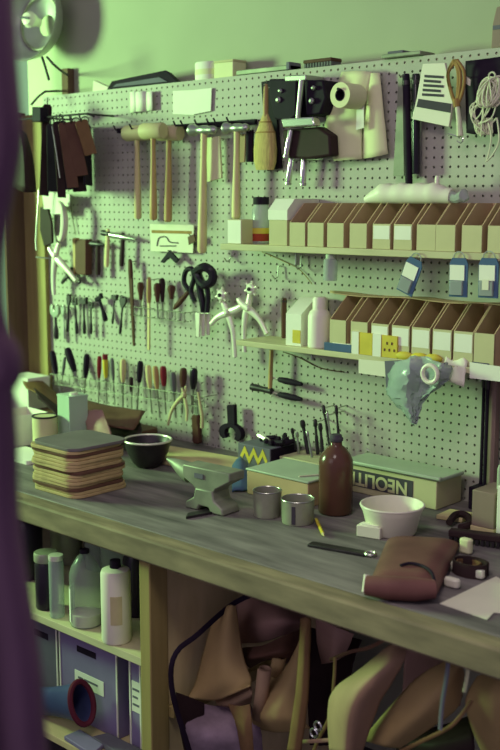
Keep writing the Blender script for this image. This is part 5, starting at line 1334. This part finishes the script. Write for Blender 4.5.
band('pale strip lying across the bottom by the little buckles', [(300, 742, .70), (316, 741, .71), (330, 740, .71)], 2.0, 'leather_pale')
P = [W(172, 671, .60), W(196, 668, .60), W(195, 678, .60), W(173, 676, .6)]
slab('wood_offcut', 'pale scrap of board behind the dark arc strap', 'offcut', [(173, 671), (196, 668), (195, 680), (176, 677)], .45, .01, 'block_mauve')

# ------------------------------------------------------------------ along the top ledge
Zt = BT + .001
d0 = -.01
def ledge(name, label, cat, px0, px1, h, dep, m_, yb=.008, rz=0):
    x0 = W(px0, 70, -yb).x; x1 = W(px1, 70, -yb).x
    r = thing(name, label, cat, (x0, yb, Zt), (0, 0, rz))
    return r, x1 - x0
r, w = ledge('portfolio', 'flat black folder leaning on the top ledge above the mallets', 'folder', 106, 178, 0, 0, 'black')
m = MB(); kz = mpp(W(140, 80, 0)); hh = 22 * kz
m.prism([(0, 0), (w, 0), (w * .80, hh * .62), (w * .06, hh * .40)], .0, .03, RX(-.25)); m.build('cover', 'black', r, bevel=.002)
m = MB(); m.prism([(w * .10, hh * .08), (w * .86, hh * .06), (w * .74, hh * .30), (w * .14, hh * .2)], -.003, .002, RX(-.25)); m.build('pocket', 'slate', r)
m = MB(); m.prism([(W(92, 86, -.01).x, Zt), (W(112, 86, -.01).x, Zt), (W(93, 86, -.01).x, Zt + 11 * kz)], .012, .03)
tag(m.build('paper_wedge', 'paper'), 'pale triangular paper leaning on the ledge left of the black folder', 'paper')
r, w = ledge('tape_roll', 'pale round roll standing on the top ledge', 'tape roll', 194, 213, 0, 0, 'white_card', .03)
hh = 17 * kz
MB().lathe([(w * .48, 0), (w * .5, .003), (w * .5, hh * .95), (w * .47, hh)], 24, c=(w / 2, .012, 0), sy=.6).build('roll', 'white_card', r)
MB().lathe([(w * .505, hh * .3), (w * .505, hh * .6)], 24, c=(w / 2, .012, 0), sy=.6).build('band', 'pattern_paper', r)
r, w = ledge('carton', 'low pale box on the top ledge right of the round roll', 'box', 214, 233, 0, 0, 'card_box', .02)
MB().span((0, 0, 0), (w, .06, 14 * kz)).build('body', 'pattern_paper', r, bevel=.002)
MB().span((-.001, -.001, 14 * kz), (w + .001, .061, 16 * kz)).build('lid', 'card_box', r, bevel=.001)
r, w = ledge('steel_rule', 'long thin grey panel lying on the top ledge above the whisk brush', 'panel', 236, 290, 0, 0, 'grey_plastic', .0)
MB().span((0, 0, 0), (w, .05, .014)).build('body', 'cast_grey', r, bevel=.002)
MB().span((w - .012, -.004, 0), (w, .05, .022)).build('end_stop', 'slate', r, bevel=.001)
r, w = ledge('wire_brush', 'ridged dark brush lying on the top ledge left of the tape roll', 'brush', 303, 331, 0, 0, 'black', .0)
MB().span((0, 0, .012), (w, .05, .022)).build('back', 'wood_dark', r, bevel=.002)
m = MB()
for i in range(10): m.box((w * (i + .5) / 10, .025, .006), (w * .06, .045, .012))
m.build('bristle_rows', 'grey_plastic', r)
r, w = ledge('metal_plate', 'flat grey plate lying on the top ledge above the dark rods', 'plate', 381, 420, 0, 0, 'grey_plastic', -.02)
MB().span((0, 0, 0), (w, .07, .010)).build('body', 'cast_grey', r, bevel=.002)
MB().span((w * .1, .01, .010), (w * .5, .06, .018)).build('raised_pad', 'slate', r, bevel=.002)
r, w = ledge('carton', 'grey carton standing on the ledge in the upper right corner', 'box', 490, 525, 0, 0, 'block_mauve', .01)
MB().prism([(0, 0), (w, 0), (w, .108), (w * .12, .100), (w * .02, .06)], 0, .07).build('body', 'block_mauve', r, bevel=.003)
MB().span((w * .05, -.002, .045), (w, .001, .055)).build('crease_line', 'slate', r)
# cards pinned on the board
d = .006
p = W(142, 112, d); r = thing('folded_leaflet', 'three-fold pale leaflet pinned to the top of the board below the black folder', 'leaflet', (p.x, -d, p.z))
for i in range(3):
    a0, a1 = 130 + i * 8.3, 130 + (i + 1) * 8.3
    q0, q1 = W(a0, 92, d), W(a1, 92, d); lo = W(a0, 113 - i, d).z
    m = MB(); y0, y1 = (-d, -d - .012) if i % 2 == 0 else (-d - .012, -d)
    m.add([(q0.x, y0, q0.z), (q1.x, y1, q0.z), (q1.x, y1, lo), (q0.x, y0, lo)], [(0, 1, 2, 3)]); m.build('panel', 'white_card', r, ab=True, solid=.001)
m = MB(); m.prism(WP([(173, 91), (194, 90), (194, 115), (173, 114)], d), -d - .001, -d + .002); m.prism(WP([(194, 90), (212, 88), (211, 111), (194, 114.5)], d), -d - .002, -d + .002)
tag(m.build('note_sheet', 'white_card'), 'blank white sheet with a centre fold pinned to the top of the board', 'paper')

# ------------------------------------------------------------------ lamp at the upper left
d = .04
c = W(25, 18, d); k = mpp(c) * 1.12
r = thing('reflector_lamp', 'pale round metal lamp reflector hanging in the upper left corner', 'lamp', (c.x, c.y, c.z - 38 * k))
ax = Vector((.16, -.95, .10)).normalized()            # opening faces the room
q = Vector((0, 0, 1)).rotation_difference(ax).to_matrix().to_4x4()
M = T(0, 0, 38 * k) @ q
R_ = 38 * k
MB().lathe([(R_, -.003), (R_, .004), (R_ * .97, -.001), (R_ * .84, -.05), (R_ * .60, -.09), (R_ * .25, -.115), (R_ * .26, -.12), (R_ * .63, -.096), (R_ * .87, -.055), (R_, -.003)], 36, M, cap=False).build('reflector_dish', 'reflector', r, sharp=60); dish = r.children[0]
m = MB(); m.add(*(lambda q: (q.v, q.f))(MB().ring((0, 0, -.078), R_ * .62, .006, 'z', 30, 8)), M); m.build('inner_ring', 'tin', dish)
m = MB(); m.lathe([(.001, .0), (.022, -.006), (.030, -.022), (.024, -.042), (.016, -.056), (.016, -.072)], 20, M); m.build('bulb', 'white_plastic', dish)
m = MB(); m.box((0, 0, .002), (.045, .006, .006), M); m.build('maker_clip', 'slate', r)
d = .12
m = MB(); m.tube([W(42, 57, d), W(45, 66, d), W(49, 80, d)], .0045, 8); m.build('arm', 'iron', r, ab=True)
m = MB(); m.tube([W(47, 57, d), W(53, 64, d), W(60, 70, d * .6), W(66, 74, 0.0), W(68, 75, -.09)], .0045, 8); m.build('arm', 'iron', r, ab=True)
m = MB(); m.tube([W(31, 105, .10), W(38, 97, .08), W(45, 91.5, .04), W(57, 91, -.02), W(60, 91, -.104)], .004, 8)
tag(m.build('wall_bracket', 'iron'), 'bent iron bracket on the wall above the left end of the board', 'bracket')
m = MB(); m.prism(WP([(34, 107), (43, 107), (43, 122), (34, 122)], .14), -.15, -.115)
tag(m.build('clamp', 'black', bevel=.004), 'dark clamp block holding the left end of the iron rod', 'clamp')

# ------------------------------------------------------------------ dark thing close to the camera at the left
def P(px, py, t): return CAM + ray(px, py) * t
t0 = 0.95
edge = [(9, -30), (13, 40), (17, 90), (20, 140), (10, 200), (2, 250), (1, 300), (8, 335), (18, 352), (20, 372), (12, 392), (16, 440), (18, 500), (24, 550), (33, 600), (42, 660), (46, 710), (52, 780)]
rows = []
for i, (px, py) in enumerate(edge):
    px -= 8 + 4 * max(0, min(1, (py - 400) / 200))
    rows.append([P(px - 150, py, t0 + .03), P(px - 90, py, t0 - .02), P(px - 40, py, t0 + .015), P(px - 12, py, t0 - .01), P(px - 3, py, t0 + .01), P(px, py, t0 + .05)])
tag(loft(rows, 22, 60).build('hanging_coat', 'door_dark', solid=.02), 'out-of-focus dark brown coat hanging close by at the left edge', 'coat')

for x, z, d in HUNG:
    m = MB(); m.tube([(x, .004, z), (x, -d * .5, z - .001), (x, -d, z - .002), (x, -d - .009, z + .006)], .0019, 6)
    tag(m.build('peg_hook', 'steel'), 'small steel hook holding a tool on the pegboard', 'hook', 'steel hooks holding the tools on the pegboard')

# ------------------------------------------------------------------ light
def area(name, loc, target, sx, sy, power, col):
    l = bpy.data.lights.new(name, 'AREA'); l.shape = 'RECTANGLE'; l.size = sx; l.size_y = sy; l.energy = power; l.color = col
    o = bpy.data.objects.new(name, l); COL.objects.link(o); o.location = loc
    o.rotation_euler = (Vector(target) - Vector(loc)).to_track_quat('-Z', 'Y').to_euler(); return o
area('window_daylight', (-3.0, -1.98, 2.1), (0.1, 0, 1.35), 0.62, 0.66, 310, (0.54, 1.0, 0.43))
area('ceiling_lamp', (1.25, -1.72, 2.62), (1.0, -1.2, 0), 0.5, 0.5, 12, (1.0, 0.90, 0.82))
area('room_fill', (0.6, -4.2, 2.6), (0.1, 0, 1.2), 2.0, 1.4, 16, (0.95, 0.88, 0.98))  # added fill light behind the camera, no source of its own
wd = bpy.data.worlds.new('sky'); SC.world = wd; wd.use_nodes = True
nt = wd.node_tree; N = nt.nodes; Lk = nt.links; bg = N['Background']
tc = N.new('ShaderNodeTexCoord'); sp = N.new('ShaderNodeSeparateXYZ'); Lk.new(tc.outputs['Generated'], sp.inputs['Vector'])
rp = N.new('ShaderNodeValToRGB'); mr = N.new('ShaderNodeMapRange')
mr.inputs['From Min'].default_value = -1; mr.inputs['From Max'].default_value = 1
Lk.new(sp.outputs['X'], mr.inputs['Value']); Lk.new(mr.outputs['Result'], rp.inputs['Fac'])
rp.color_ramp.elements[0].color = (.26, .56, .22, 1); rp.color_ramp.elements[0].position = 0.02
rp.color_ramp.elements[1].color = (.235, .185, .30, 1); rp.color_ramp.elements[1].position = 0.30
Lk.new(rp.outputs['Color'], bg.inputs['Color']); bg.inputs['Strength'].default_value = 1.0

# ------------------------------------------------------------------ camera
cd = bpy.data.cameras.new('camera'); co = bpy.data.objects.new('camera', cd); COL.objects.link(co)
co.matrix_world = Matrix(((RT.x, UP.x, -FW.x, CAM.x), (RT.y, UP.y, -FW.y, CAM.y), (RT.z, UP.z, -FW.z, CAM.z), (0, 0, 0, 1)))
cd.sensor_fit = 'VERTICAL'; cd.sensor_height = 36.0; cd.lens = FPX / 750 * 36.0
cd.clip_start = 0.02
cd.dof.use_dof = True; cd.dof.focus_distance = 2.9; cd.dof.aperture_fstop = 3.2
SC.camera = co
vs_ = SC.view_settings
vs_.view_transform = 'Standard'; vs_.look = 'None'; vs_.exposure = 0.0; vs_.gamma = 1.0; vs_.use_curve_mapping = False
